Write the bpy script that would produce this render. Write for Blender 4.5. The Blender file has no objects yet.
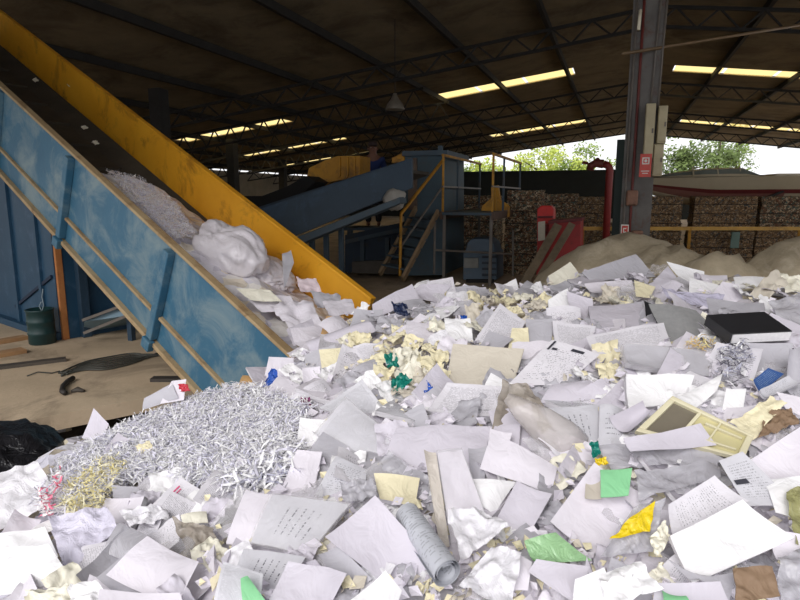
import bpy, math, random
import numpy as np
from mathutils import Vector, Matrix, noise
random.seed(7)
C = bpy.context.scene.collection
scene = bpy.context.scene

# ------------------------------------------------------------------ camera model
FPX = 600.0
PITCH = math.radians(9.8)
EYE = Vector((0, 0, 1.6))
FW = Vector((0, math.cos(PITCH), -math.sin(PITCH)))
UPV = Vector((0, math.sin(PITCH), math.cos(PITCH)))
RT = Vector((1, 0, 0))
UP = Vector((0, 0, 1))
def ray(px, py): return FW + RT*((px-400)/FPX) - UPV*((py-300)/FPX)
def P(px, py, Z): return EYE + ray(px, py)*Z
def PZ(px, py, z):
    r = ray(px, py); return EYE + r*((z-EYE.z)/r.z)
def prj(q):
    q = Vector(q)-EYE; z = q.dot(FW)
    return 400+FPX*q.dot(RT)/z, 300-FPX*q.dot(UPV)/z
# hall axes: BU runs down the hall, BV across it to the right
BU = Vector((.337, .941, 0)).normalized()
BV = Vector((.941, -.337, 0)).normalized()
def B(u, v, z): return BU*u + BV*v + UP*z

cam = bpy.data.objects.new('camera', bpy.data.cameras.new('camera')); C.objects.link(cam)
cam.location = EYE; cam.rotation_euler = (math.pi/2-PITCH, 0, 0)
cam.data.sensor_width = 36; cam.data.lens = 27; cam.data.clip_end = 400
scene.camera = cam
scene.view_settings.view_transform = 'Standard'
scene.view_settings.look = 'None'
scene.view_settings.gamma = 1
scene.view_settings.use_curve_mapping = False
scene.view_settings.exposure = 0.0

# ------------------------------------------------------------------ materials
def lin(c):
    return tuple(((x/255)/12.92 if x/255 <= .04045 else ((x/255+.055)/1.055)**2.4) for x in c)
MATS = {}
class NT:
    def __init__(s, name):
        s.m = bpy.data.materials.new(name); s.m.use_nodes = True
        s.t = s.m.node_tree; s.b = s.t.nodes['Principled BSDF']; s.out = s.t.nodes['Material Output']
    def n(s, typ, **kw):
        k = s.t.nodes.new(typ)
        for a, v in kw.items():
            if a.startswith('i_'):
                key = a[2:]; key = int(key) if key.isdigit() else key.replace('_', ' ')
                k.inputs[key].default_value = v
            else: setattr(k, a, v)
        return k
    def l(s, a, b): s.t.links.new(a, b)
    def math(s, op, a, b=None, c=None):
        k = s.n('ShaderNodeMath', operation=op)
        for i, x in enumerate((a, b, c)):
            if x is None: continue
            if hasattr(x, 'links'): s.l(x, k.inputs[i])
            else: k.inputs[i].default_value = x
        return k.outputs[0]
    def mix(s, fac, a, b):
        k = s.n('ShaderNodeMix', data_type='RGBA')
        for i, x in ((0, fac), (6, a), (7, b)):
            if hasattr(x, 'links'): s.l(x, k.inputs[i])
            else: k.inputs[i].default_value = x if i == 0 else (*x[:3], 1)
        return k.outputs[2]
def mat(name, c1, c2=None, scale=6, rough=.6, metal=0, bump=0, bscale=30, stain=None, stain_amt=.5, stain_scale=3, spec=.5, detail=5):
    """two-tone noise paint with optional blotchy wear and bump"""
    if name in MATS: return MATS[name]
    k = NT(name); c1 = lin(c1); c2 = lin(c2) if c2 else tuple(x*.8 for x in c1)
    tc = k.n('ShaderNodeTexCoord')
    nz = k.n('ShaderNodeTexNoise', i_Scale=scale, i_Detail=detail, i_Roughness=.65); k.l(tc.outputs['Object'], nz.inputs['Vector'])
    rp = k.n('ShaderNodeMapRange', i_1=.3, i_2=.7); k.l(nz.outputs[0], rp.inputs[0])
    col = k.mix(rp.outputs[0], c1, c2)
    if stain:
        n2 = k.n('ShaderNodeTexNoise', i_Scale=stain_scale, i_Detail=8.0, i_Roughness=.7, i_Distortion=.6); k.l(tc.outputs['Object'], n2.inputs['Vector'])
        r2 = k.n('ShaderNodeMapRange', i_1=.62-.2*stain_amt, i_2=.74-.1*stain_amt); k.l(n2.outputs[0], r2.inputs[0])
        f = k.math('MULTIPLY', r2.outputs[0], .9)
        col = k.mix(f, col, lin(stain))
    k.l(col, k.b.inputs['Base Color'])
    k.b.inputs['Roughness'].default_value = rough; k.b.inputs['Metallic'].default_value = metal
    k.b.inputs['Specular IOR Level'].default_value = spec
    if bump:
        n3 = k.n('ShaderNodeTexNoise', i_Scale=bscale, i_Detail=6.0); k.l(tc.outputs['Object'], n3.inputs['Vector'])
        bp = k.n('ShaderNodeBump', i_Strength=bump, i_Distance=.02); k.l(n3.outputs[0], bp.inputs['Height']); k.l(bp.outputs[0], k.b.inputs['Normal'])
    MATS[name] = k.m; return k.m
def paper(name, c, wrinkle=.25, text=None, tcol=(70, 70, 80), rows=26, margin=.1, thresh=.46, grid=False, lt=None):
    """matte paper; text prints ragged lines across the sheet's own UV"""
    if name in MATS: return MATS[name]
    k = NT(name); c = lin(c)
    tc = k.n('ShaderNodeTexCoord')
    nz = k.n('ShaderNodeTexNoise', i_Scale=9.0, i_Detail=4.0); k.l(tc.outputs['Object'], nz.inputs['Vector'])
    col = k.mix(nz.outputs[0], tuple(x*.93 for x in c), tuple(min(1, x*1.05) for x in c))
    if text:
        sp = k.n('ShaderNodeSeparateXYZ'); k.l(tc.outputs['UV'], sp.inputs[0]); u, v = sp.outputs[0], sp.outputs[1]
        vr = k.math('MULTIPLY', v, float(rows)); fl = k.math('FLOOR', vr); fr = k.math('FRACT', vr)
        line = k.math('LESS_THAN', fr, lt or (.42 if not grid else .3))
        cx = k.n('ShaderNodeCombineXYZ'); k.l(k.math('MULTIPLY', u, 34.0 if not grid else 9.0), cx.inputs[0]); k.l(k.math('MULTIPLY', fl, 7.31), cx.inputs[1])
        wn = k.n('ShaderNodeTexNoise', i_Scale=1.0, i_Detail=1.0); k.l(cx.outputs[0], wn.inputs['Vector'])
        word = k.math('GREATER_THAN', wn.outputs[0], thresh)
        m = k.math('MULTIPLY', line, word)
        for a, op, b in ((u, 'GREATER_THAN', margin), (u, 'LESS_THAN', 1-margin), (v, 'GREATER_THAN', margin), (v, 'LESS_THAN', 1-margin)):
            m = k.math('MULTIPLY', m, k.math(op, a, b))
        col = k.mix(k.math('MULTIPLY', m, text), col, lin(tcol))
    k.l(col, k.b.inputs['Base Color']); k.b.inputs['Roughness'].default_value = .6; k.b.inputs['Specular IOR Level'].default_value = .25
    n3 = k.n('ShaderNodeTexNoise', i_Scale=14.0, i_Detail=3.0, i_Distortion=.8); k.l(tc.outputs['Object'], n3.inputs['Vector'])
    bp = k.n('ShaderNodeBump', i_Strength=wrinkle, i_Distance=.03); k.l(n3.outputs[0], bp.inputs['Height']); k.l(bp.outputs[0], k.b.inputs['Normal'])
    MATS[name] = k.m; return k.m
def edges(name, c1, c2, freq=260):
    """page edges: fine stripes through the thickness"""
    if name in MATS: return MATS[name]
    k = NT(name); tc = k.n('ShaderNodeTexCoord')
    nz = k.n('ShaderNodeTexNoise', i_Scale=float(freq), i_Detail=2.0); mp = k.n('ShaderNodeMapping'); mp.inputs['Scale'].default_value = (.05, .05, 1)
    k.l(tc.outputs['Object'], mp.inputs[0]); k.l(mp.outputs[0], nz.inputs['Vector'])
    k.l(k.mix(nz.outputs[0], lin(c1), lin(c2)), k.b.inputs['Base Color']); k.b.inputs['Roughness'].default_value = .8
    MATS[name] = k.m; return k.m
def film(name, c, alpha, rough=.18, bump=.5, bscale=12):
    """thin plastic film: see-through with a glossy crinkled skin"""
    if name in MATS: return MATS[name]
    k = NT(name)
    k.b.inputs['Base Color'].default_value = (*lin(c), 1); k.b.inputs['Roughness'].default_value = rough; k.b.inputs['Alpha'].default_value = alpha
    tc = k.n('ShaderNodeTexCoord'); n3 = k.n('ShaderNodeTexNoise', i_Scale=float(bscale), i_Detail=4.0, i_Distortion=1.5); k.l(tc.outputs['Object'], n3.inputs['Vector'])
    bp = k.n('ShaderNodeBump', i_Strength=bump, i_Distance=.04); k.l(n3.outputs[0], bp.inputs['Height']); k.l(bp.outputs[0], k.b.inputs['Normal'])
    MATS[name] = k.m; return k.m
def cells(name, cols, scale, rough=.9, bump=.6, stretch=(1, 1, 1)):
    """patchwork of crushed bits: voronoi cells picking from a ramp"""
    if name in MATS: return MATS[name]
    k = NT(name); tc = k.n('ShaderNodeTexCoord'); mp = k.n('ShaderNodeMapping'); mp.inputs['Scale'].default_value = stretch
    nz = k.n('ShaderNodeTexNoise', i_Scale=scale*.6, i_Detail=3.0); k.l(tc.outputs['Object'], nz.inputs['Vector'])
    mx = k.n('ShaderNodeMix', data_type='RGBA'); mx.inputs[0].default_value = .12
    k.l(tc.outputs['Object'], mx.inputs[6]); k.l(nz.outputs['Color'], mx.inputs[7]); k.l(mx.outputs[2], mp.inputs[0])
    v = k.n('ShaderNodeTexVoronoi', i_Scale=float(scale)); k.l(mp.outputs[0], v.inputs['Vector'])
    sp = k.n('ShaderNodeSeparateColor'); k.l(v.outputs['Color'], sp.inputs[0])
    r = k.n('ShaderNodeValToRGB'); r.color_ramp.interpolation = 'CONSTANT'; e = r.color_ramp.elements
    while len(e) < len(cols): e.new(.5)
    for i, c in enumerate(cols): e[i].position = i/len(cols); e[i].color = (*lin(c), 1)
    k.l(sp.outputs[0], r.inputs[0]); k.l(r.outputs[0], k.b.inputs['Base Color']); k.b.inputs['Roughness'].default_value = rough
    k.b.inputs['Specular IOR Level'].default_value = .2
    bp = k.n('ShaderNodeBump', i_Strength=bump, i_Distance=.04); k.l(v.outputs['Distance'], bp.inputs['Height']); k.l(bp.outputs[0], k.b.inputs['Normal'])
    MATS[name] = k.m; return k.m

# ------------------------------------------------------------------ mesh building (world coordinates)
class MB:
    def __init__(s): s.v = []; s.f = []; s.mi = []; s.uv = {}
    def add(s, vs, fs, mi=0):
        o = len(s.v); s.v += [Vector(x) for x in vs]; s.f += [tuple(i+o for i in f) for f in fs]; s.mi += [mi]*len(fs); return o
    def box(s, c, size, ax=None, mi=0):
        c = Vector(c); a, b, d = ax or (Vector((1, 0, 0)), Vector((0, 1, 0)), UP)
        vs = [c + a*(i*size[0]/2) + b*(j*size[1]/2) + d*(k*size[2]/2) for k in (-1, 1) for j in (-1, 1) for i in (-1, 1)]
        s.add(vs, [(0, 2, 3, 1), (4, 5, 7, 6), (0, 1, 5, 4), (2, 6, 7, 3), (0, 4, 6, 2), (1, 3, 7, 5)], mi); return s
    def beam(s, p, q, w, h, up=UP, mi=0):
        p, q = Vector(p), Vector(q); d = (q-p); L = d.length; d.normalize()
        x = d.cross(up); x = x.normalized() if x.length > 1e-5 else Vector((1, 0, 0)); y = x.cross(d)
        return s.box((p+q)/2, (w, L, h), (x, d, y), mi)
    def prism(s, poly, ext, mi=0):
        n = len(poly); poly = [Vector(p) for p in poly]; ext = Vector(ext)
        s.add(poly+[p+ext for p in poly], [tuple(range(n))[::-1], tuple(range(n, 2*n))]+[(i, (i+1) % n, n+(i+1) % n, n+i) for i in range(n)], mi); return s
    def tube(s, pts, r, n=8, mi=0, closed=True):
        pts = [Vector(p) for p in pts]; rs = r if isinstance(r, (list, tuple)) else [r]*len(pts); vs = []; fs = []
        x = None
        for i, p in enumerate(pts):
            d = (pts[min(i+1, len(pts)-1)]-pts[max(i-1, 0)]).normalized()
            if x is None:
                x = d.cross(UP); x = x.normalized() if x.length > .05 else d.cross(Vector((1, 0, 0))).normalized()
            else: x = (x-d*x.dot(d)).normalized()
            y = d.cross(x)
            vs += [p+(x*math.cos(2*math.pi*k/n)+y*math.sin(2*math.pi*k/n))*rs[i] for k in range(n)]
        for i in range(len(pts)-1):
            fs += [(i*n+k, i*n+(k+1) % n, (i+1)*n+(k+1) % n, (i+1)*n+k) for k in range(n)]
        if closed: fs += [tuple(range(n))[::-1], tuple(range((len(pts)-1)*n, len(pts)*n))]
        s.add(vs, fs, mi); return s
    def lathe(s, c, prof, n=24, ax=UP, mi=0):
        c = Vector(c); a = ax.orthogonal().normalized() if abs(ax.z) < .99 else Vector((1, 0, 0)); b = ax.cross(a)
        vs = [c+ax*z+(a*math.cos(2*math.pi*k/n)+b*math.sin(2*math.pi*k/n))*r for r, z in prof for k in range(n)]
        m = len(prof); fs = [(i*n+k, i*n+(k+1) % n, (i+1)*n+(k+1) % n, (i+1)*n+k) for i in range(m-1) for k in range(n)]
        fs += [tuple(range(n))[::-1], tuple(range((m-1)*n, m*n))]; s.add(vs, fs, mi); return s
    def grid(s, rows, mi=0, wrap=False):
        """rows of points -> quads, uv kept over the patch"""
        R, K = len(rows), len(rows[0]); o = len(s.v); f0 = len(s.f)
        s.add([p for r in rows for p in r], [(i*K+j, i*K+j+1, (i+1)*K+j+1, (i+1)*K+j) for i in range(R-1) for j in range(K-1)], mi)
        for i in range(R):
            for j in range(K): s.uv[o+i*K+j] = (j/(K-1), i/(R-1))
        return s
    def build(s, name, mats, parent=None, loc=None, smooth=False, bevel=0):
        me = bpy.data.meshes.new(name)
        mats = mats if isinstance(mats, (list, tuple)) else [mats]
        if parent is not None: off = parent['_w']; base = off
        else:
            if loc is None:
                a = np.array([tuple(v) for v in s.v]); loc = Vector(((a[:, 0].min()+a[:, 0].max())/2, (a[:, 1].min()+a[:, 1].max())/2, a[:, 2].min()))
            off = Vector(loc)
        off = Vector(off)
        me.from_pydata([tuple(v-off) for v in s.v], [], s.f)
        for m in mats: me.materials.append(m)
        me.polygons.foreach_set('material_index', s.mi)
        if smooth: me.polygons.foreach_set('use_smooth', [True]*len(s.f))
        if s.uv:
            ul = me.uv_layers.new(name='UVMap')
            for lp in me.loops: ul.data[lp.index].uv = s.uv.get(lp.vertex_index, (0, 0))
        me.update()
        o = bpy.data.objects.new(name, me); C.objects.link(o)
        if parent is not None:
            o.parent = parent
        else: o.location = off
        o['_w'] = tuple(off)
        if bevel:
            b = o.modifiers.new('bevel', 'BEVEL'); b.width = bevel; b.segments = 2; b.limit_method = 'ANGLE'
        return o
def tag(o, label, cat, group=None, kind=None):
    o['label'] = label; o['category'] = cat
    if group: o['group'] = group
    if kind: o['kind'] = kind
    return o
def thing(name, loc, label, cat, group=None):
    o = bpy.data.objects.new(name, None); C.objects.link(o); o.location = Vector(loc); o['_w'] = tuple(loc); o.empty_display_size = .1
    return tag(o, label, cat, group)
def struct(o): o['kind'] = 'structure'; return o
def rough(mb, amp, sc, seed=0):
    for i, v in enumerate(mb.v):
        q = v*sc+Vector((seed*3.1, seed*1.7, 0)); mb.v[i] = v+Vector(noise.noise_vector(q))*amp
    return mb
# ------------------------------------------------------------------ the pile's surface
CTRL = [(0,600,1.65),(200,600,1.55),(400,600,1.5),(600,600,1.5),(800,600,1.5),(0,520,2.2),(150,520,2.0),(300,520,1.85),(450,520,1.85),(600,520,1.8),(800,520,1.75),
(0,470,2.75),(100,450,2.7),(200,440,2.6),(300,440,2.35),(400,440,2.2),(500,440,2.2),(600,440,2.1),(700,440,2.05),(800,440,2.0),
(100,420,3.0),(200,395,3.1),(250,382,3.25),(350,390,2.7),(450,385,2.6),(550,385,2.55),(650,385,2.4),(750,385,2.35),
(300,352,3.5),(350,330,3.6),(450,330,3.2),(550,330,3.1),(650,325,2.95),(750,325,2.8),
(340,312,4.2),(400,295,4.3),(470,292,4.2),(550,287,4.0),(650,290,3.7),(750,290,3.5),
(380,297,4.7),(430,286,4.8),(520,284,4.8),(600,262,4.6),(700,272,4.3),(800,275,4.0),(1000,600,1.5),(1000,440,2.0),(1000,300,3.3),(-200,600,1.8),(-200,500,2.6)]
pts = [P(*c) for c in CTRL] + [Vector(c) for c in ((-1.1,4.5,.15),(-.45,5.6,.3),(-.2,6.6,.1),(1.2,6.3,.3),(2.6,6.0,.5),(4.2,5.6,.6),(0,8,0),(3,8,0),(-2.7,4.2,-.3),(-1.9,4.2,-.25),(-4,3.2,-.4),(-4.2,5,-.4))]
_X = np.array([(p.x, p.y) for p in pts]); _z = np.array([p.z for p in pts])
def _k(r2): return .5*r2*np.log(r2+1e-9)
_d = ((_X[:, None]-_X[None])**2).sum(-1); _n = len(pts)
_A = np.zeros((_n+3, _n+3)); _A[:_n, :_n] = _k(_d)+np.eye(_n)*.02; _A[:_n, _n] = 1; _A[:_n, _n+1:] = _X; _A[_n:, :_n] = _A[:_n, _n:].T
_w = np.linalg.solve(_A, np.concatenate([_z, [0, 0, 0]]))
def hz(x, y):
    x = np.asarray(x, float); y = np.asarray(y, float)
    r2 = (x[..., None]-_X[:, 0])**2+(y[..., None]-_X[:, 1])**2
    return np.clip(_k(r2)@_w[:_n]+_w[_n]+_w[_n+1]*x+_w[_n+2]*y, -.45, 1.25)
_T = np.linspace(1.0, 7.0, 400)
def surf(px, py):
    """first point of the pile's surface along a sight line"""
    r = ray(px, py); X = r.x*_T; Y = r.y*_T; Zr = 1.6+r.z*_T
    below = np.nonzero(Zr < hz(X, Y))[0]
    i = below[0] if len(below) else int(np.argmin(Zr-hz(X, Y)))
    return EYE+r*float(_T[i])

# ------------------------------------------------------------------ shell of the hall
CONC = mat('concrete_floor', (206,184,156), (176,156,130), scale=1.3, rough=.85, bump=.15, stain=(128,112,94), stain_amt=.6, stain_scale=1.1)
mb = MB()
edge = [PZ(-120,438,0), PZ(0,428,0), PZ(50,416,0), PZ(155,396,0), PZ(200,386,0)]
far = [Vector((14, 60, 0)), Vector((-32, 60, 0)), Vector((-32, 4, 0))]
poly = [edge[4]+Vector((.3, .5, 0)), Vector((-.6, 5.75, 0)), Vector((30, 5.75, 0)), Vector((30, 60, 0))]+far[1:]+edge
mb.prism(poly, (0, 0, -.12))
struct(mb.build('floor', CONC, loc=(0, 0, 0)))
mb = MB(); mb.prism([(-30,-6,-.45), (30,-6,-.45), (30,8,-.45), (-30,8,-.45)], (0, 0, -.1))
struct(mb.build('ground', mat('pit_ground', (92,84,74), (70,64,58), scale=2, rough=.9, bump=.3), loc=(0, 0, -.45)))
mb = MB(); mb.prism([(-120,57,-.3), (120,57,-.3), (120,160,-.3), (-120,160,-.3)], (0, 0, -.1))
struct(mb.build('ground', mat('yard_ground', (120,110,80), (90,100,60), scale=.5, rough=.95), loc=(0, 57, -.3)))

RIDGE, SL, V0, ULO, UHI = 6.0, .125, .55, -1.2, 46.5
VL, VR = -22.0, 11.0
def rz(v): return RIDGE-SL*abs(v-V0)
ROOF = mat('roof_sheet', (136,124,102), (116,104,86), scale=1.2, rough=.95, stain=(90,80,66), stain_amt=.7, stain_scale=.6, spec=.1)
STEEL = mat('dark_steel', (46,44,42), (34,32,31), scale=4, rough=.7, spec=.3)
SKYL = [  # rooflight strips: (u0, u1, vlo, vhi)
 ]
def uv_of(px, py, side):
    # pixel -> (u, v) on a roof plane
    r = ray(px, py); s = side
    # EYE.z + t r.z = RIDGE - SL*s*(v-V0), v = t r.BV
    t = (RIDGE+SL*s*V0-EYE.z)/(r.z+SL*s*r.dot(BV)); return t*r.dot(BU), t*r.dot(BV)
def strip(a, b, side, du): 
    (u1, v1), (u2, v2) = uv_of(*a, side), uv_of(*b, side); u = (u1+u2)/2
    return (u-du/2, u+du/2, min(v1, v2), max(v1, v2))
SK = [strip((284,166),(334,158),-1,1.0), strip((432,97),(575,73),-1,1.2), strip((172,140),(295,122),-1,.9), strip((674,67),(830,79),1,1.1), strip((490,136),(588,121),-1,1.3),
      strip((680,121),(830,133),1,1.3), strip((225,157),(350,139),-1,1.0), strip((352,155),(388,150),-1,1.0)]
print('skylights', [[round(x, 1) for x in s] for s in SK])
def roof_half(name, v0, v1, side):
    us = sorted({ULO, UHI}|{x for s, k in zip(SK, (-1,-1,-1,1,-1,1,-1,-1)) if k == side for x in s[:2]})
    vs = sorted({v0, v1}|{x for s, k in zip(SK, (-1,-1,-1,1,-1,1,-1,-1)) if k == side for x in s[2:4] if v0 < x < v1})
    m = MB()
    for i in range(len(us)-1):
        for j in range(len(vs)-1):
            uc, vc = (us[i]+us[i+1])/2, (vs[j]+vs[j+1])/2
            if any(s[0] < uc < s[1] and s[2] < vc < s[3] for s, k in zip(SK, (-1,-1,-1,1,-1,1,-1,-1)) if k == side): continue
            q = [B(us[i], vs[j], rz(vs[j])), B(us[i+1], vs[j], rz(vs[j])), B(us[i+1], vs[j+1], rz(vs[j+1])), B(us[i], vs[j+1], rz(vs[j+1]))]
            m.prism(q, (0, 0, .05))
    struct(m.build(name, ROOF, loc=B(20, (v0+v1)/2, 5)))
roof_half('ceiling', VL, V0, -1); roof_half('ceiling', V0, VR, 1)
# translucent sheets set in the openings: thin fibreglass letting daylight through
k = NT('fibreglass'); k.b.inputs['Base Color'].default_value = (.95, .82, .5, 1); k.b.inputs['Roughness'].default_value = .6
tr = k.n('ShaderNodeBsdfTranslucent'); tr.inputs[0].default_value = (.95, .78, .42, 1)
tp = k.n('ShaderNodeBsdfTransparent'); tp.inputs[0].default_value = (1, .9, .62, 1)
m1 = k.n('ShaderNodeMixShader'); m1.inputs[0].default_value = .75
k.l(tr.outputs[0], m1.inputs[1]); k.l(tp.outputs[0], m1.inputs[2]); k.l(m1.outputs[0], k.out.inputs[0])
for i, s in enumerate(SK):
    m = MB(); n = max(1, round((s[3]-s[2])/1.75)); w = (s[3]-s[2])/n
    for j in range(n):
        a, b = s[2]+j*w+.05, s[2]+(j+1)*w-.05
        m.prism([B(s[0], a, rz(a)+.02), B(s[1], a, rz(a)+.02), B(s[1], b, rz(b)+.02), B(s[0], b, rz(b)+.02)], (0, 0, .006))
    struct(m.build('window_%d' % (i+1), k.m))
# purlins down the hall, trusses across it
for i, v in enumerate([-20.5,-18.1,-15.6,-13.1,-10.8,-8.5,-6.2,-4.0,-1.8,.55,2.8,5.1,7.4,9.7]):
    m = MB(); m.beam(B(ULO, v, rz(v)-.09), B(UHI, v, rz(v)-.09), .09, .16); struct(m.build('beam', STEEL))
def truss(u, v0, v1, depth, step):
    m = MB(); top = lambda v: B(u, v, rz(v)-.2); bot = lambda v: B(u, v, rz(v)-.2-depth)
    for a, b in ((v0, min(v1, V0)), (max(v0, V0), v1)):
        if b-a < .5: continue
        m.beam(top(a), top(b), .09, .07); m.beam(bot(a), bot(b), .09, .07)
        n = max(1, round((b-a)/step))
        for i in range(n):
            p, q = a+(b-a)*i/n, a+(b-a)*(i+.5)/n; r = a+(b-a)*(i+1)/n
            m.beam(bot(p), top(q), .04, .04); m.beam(top(q), bot(r), .04, .04)
    return struct(m.build('beam', STEEL))
for u in (15.5, 25, 33, 40): truss(u, VL, VR, .42, .9)
# outer truss rows and posts at the low side of the hall, far left
for (px, Z) in ((162, 15.5), (232, 24), (282, 33)):
    q = P(px, 150, Z); uu, vv = q.dot(BU), q.dot(BV); hh = rz(vv)-.25
    m = MB(); m.box(B(uu, vv, hh/2), (.34, .34, hh), (BU, BV, UP)); struct(m.build('pillar', STEEL))
for u in (19, 22, 28, 36): truss(u, VL, -6.0, .55, .7)
DKG = mat('dark_green_wall', (38,44,42), (28,33,32), scale=1.5, rough=.7)
m = MB(); m.box(B(46.8, -10.6, 1.75), (.25, 23, 3.5), (BU, BV, UP)); struct(m.build('wall_back', DKG))
m = MB(); m.box(B(46.8, 9, .8), (.25, 16, 1.6), (BU, BV, UP)); struct(m.build('wall_back', DKG))
m = MB(); m.box(B(26, -22.2, 1.55), (42, .25, 3.1), (BU, BV, UP)); struct(m.build('wall_left', mat('wall_dusty', (150,140,122), (120,112,98), scale=1, rough=.9)))

# steel column under the ridge with its boxes and pipes
BX = (BV, BU, UP)
cz = P(634, 235, 9.0); cb = Vector((cz.x, cz.y, 0)); CU, CV = cb.dot(BU), cb.dot(BV)
colm = mat('column_paint', (112,108,104), (88,84,80), scale=3, rough=.6, stain=(96,62,48), stain_amt=.35, stain_scale=4)
m = MB(); m.box(cb+BU*.13+UP*2.95, (.42, .02, 5.9), BX); m.box(cb-BU*.13+UP*2.95, (.42, .02, 5.9), BX); m.box(cb+UP*2.95, (.02, .26, 5.9), BX)
col = struct(m.build('column', colm, loc=cb))
m = MB(); m.box(cb-BV*.25+BU*.3+UP*1.2, (.14, .08, 2.5), BX)
tag(m.build('post', mat('green_post', (30,52,46), (24,40,38), scale=3), bevel=.005), 'flat dark green post standing just left of the central steel column', 'post')
def pipe(name, pts, r, m_, label, cat='pipe', n=8): return tag(MB().tube(pts, r, n).build(name, m_, smooth=True), label, cat)
cf = cb-BU*.165
RUST = mat('rust_paint', (120,50,42), (92,40,36), scale=6, rough=.6)
GREY = mat('grey_conduit', (120,112,104), (96,90,84), scale=5, rough=.5)
pipe('conduit_pipe', [cf-BV*.16+UP*z for z in (.3, 1.5, 3, 4.8)], .018, GREY, 'thin grey conduit running up the left edge of the steel column')
pipe('conduit_pipe', [cf-BV*.07+UP*z for z in (.3, 1.5, 3, 4.8)], .02, RUST, 'rust red conduit running up the face of the steel column')
pipe('conduit_pipe', [cf+BV*.1+UP*2.75, cf+BV*.12+UP*3.6, cf+BV*.16+UP*4.8], .016, GREY, 'grey conduit rising from the beige electrical box along the column')
pipe('conduit_pipe', [cf+BV*.2-BU*.02+UP*2.75, cf+BV*.21+UP*3.6, cf+BV*.24+UP*4.8], .014, GREY, 'thin cable conduit on the right flange above the beige electrical box')
a, b = P(622, 54, 8.2), P(830, 20, 9.1)
pipe('conduit_pipe', [a, a.lerp(b, .5), b], .022, mat('galvanised_pipe', (128,104,74), (104,84,60), scale=5, rough=.5), 'long slanting galvanised pipe running right from the column under the roof')
TERRA = mat('terracotta_box', (150,112,92), (122,88,72), scale=9, rough=.7, bump=.3)
for (px, py, hh, lab) in ((632, 198, .22, 'rounded pinkish junction box high on the column'), (637, 236, .16, 'pinkish junction box low on the column near the dusty mound')):
    p = P(px, py, 8.72); t = thing('junction_box', p-UP*hh/2, lab, 'junction box', 'column junction boxes')
    MB().box(p, (.16, .1, hh), BX).build('body', TERRA, t, bevel=.025); MB().box(p-BU*.055, (.12, .012, hh*.8), BX).build('cover', TERRA, t, bevel=.005)
BEI = mat('beige_enclosure', (196,184,150), (172,160,128), scale=4, rough=.5)
def enclosure(x0, y0, x1, y1, Z, dep, lab):
    a, b = P(x0, y1, Z), P(x1, y0, Z); w = (b-a).dot(BV); h = b.z-a.z; c = (a+b)/2
    t = thing('electrical_enclosure', (c.x, c.y, a.z), lab, 'electrical box', 'electrical boxes on the column')
    MB().box(c+BU*dep/2, (abs(w), dep, h), BX).build('body', BEI, t, bevel=.01)
    dr_ = MB().box(c-BU*.012, (abs(w)*.86, .02, h*.9), BX).build('door', BEI, t, bevel=.005)
    MB().box(c-BU*.03+BV*abs(w)*.3, (.02, .03, .06), BX).build('latch', GREY, dr_)
enclosure(643, 104, 656, 158, 8.3, .16, 'tall narrow beige electrical box on the column, its top level with the wide one')
enclosure(656.5, 106, 668, 143, 8.35, .18, 'wide beige electrical box right of the tall narrow one on the column')
enclosure(652, 144, 664, 176, 8.4, .18, 'lower beige electrical box behind the red sign on the column')
# red sign: plate, white ring, white lines
def sign(x0, y0, x1, y1, Z, lab, word=True):
    a, b = P(x0, y1, Z), P(x1, y0, Z); w = abs((b-a).dot(BV)); h = b.z-a.z; c = (a+b)/2
    t = thing('safety_sign', (c.x, c.y, a.z), lab, 'sign')
    W = mat('sign_white', (235,232,225), (225,222,215)); RD = mat('sign_red', (205,62,44), (190,54,40), rough=.4)
    MB().box(c, (w, .006, h), BX).build('plate', RD if word else W, t, bevel=.002)
    f = c-BU*.006
    if word:
        m = MB(); 
        q = f+UP*h*.2
        m.box(q+UP*w*.26, (w*.62, .004, w*.1), BX); m.box(q-UP*w*.26, (w*.62, .004, w*.1), BX); m.box(q-BV*w*.26, (w*.1, .004, w*.6), BX); m.box(q+BV*w*.26, (w*.1, .004, w*.6), BX)
        m.lathe(q+BU*.002, [(w*.13, 0), (w*.13, .004)], 14, -BU); m.build('symbol', W, t)
        m = MB()
        for i in range(2): m.box(f-UP*h*(.24+.1*i), (w*(.7-.2*i), .004, h*.035), BX)
        m.build('lettering', W, t)
    else:
        m = MB(); m.box(f, (w*.75, .004, h*.8), BX); m.build('symbol', RD, t)
        m = MB(); g = f-BU*.004; m.box(g-BV*w*.16, (w*.12, .004, h*.4), BX); m.box(g+UP*h*.16, (w*.36, .004, h*.09), BX); m.box(g-UP*h*.16, (w*.36, .004, h*.09), BX); m.build('ring', W, t)
sign(639, 154, 652, 177, 8.2, 'red safety sign with a white square symbol mounted beside the column')
sign(620.5, 224.5, 629, 236, 8.6, 'small red and white sign low on the left face of the column', False)
# tube lamp on the column top
t = thing('tube_lamp', P(639.5, 30, 8.2), 'short white tube lamp fixed upright near the top of the steel column', 'lamp')
MB().tube([P(638.5, 30, 8.2), P(640.5, 10, 8.2)], .022, 10).build('tube', mat('lamp_white', (238,230,205), (230,222,198)), t, smooth=True)
MB().beam(P(638.3, 31, 8.24), P(640.7, 9, 8.24), .05, .03, BV).build('holder', GREY, t)
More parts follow.
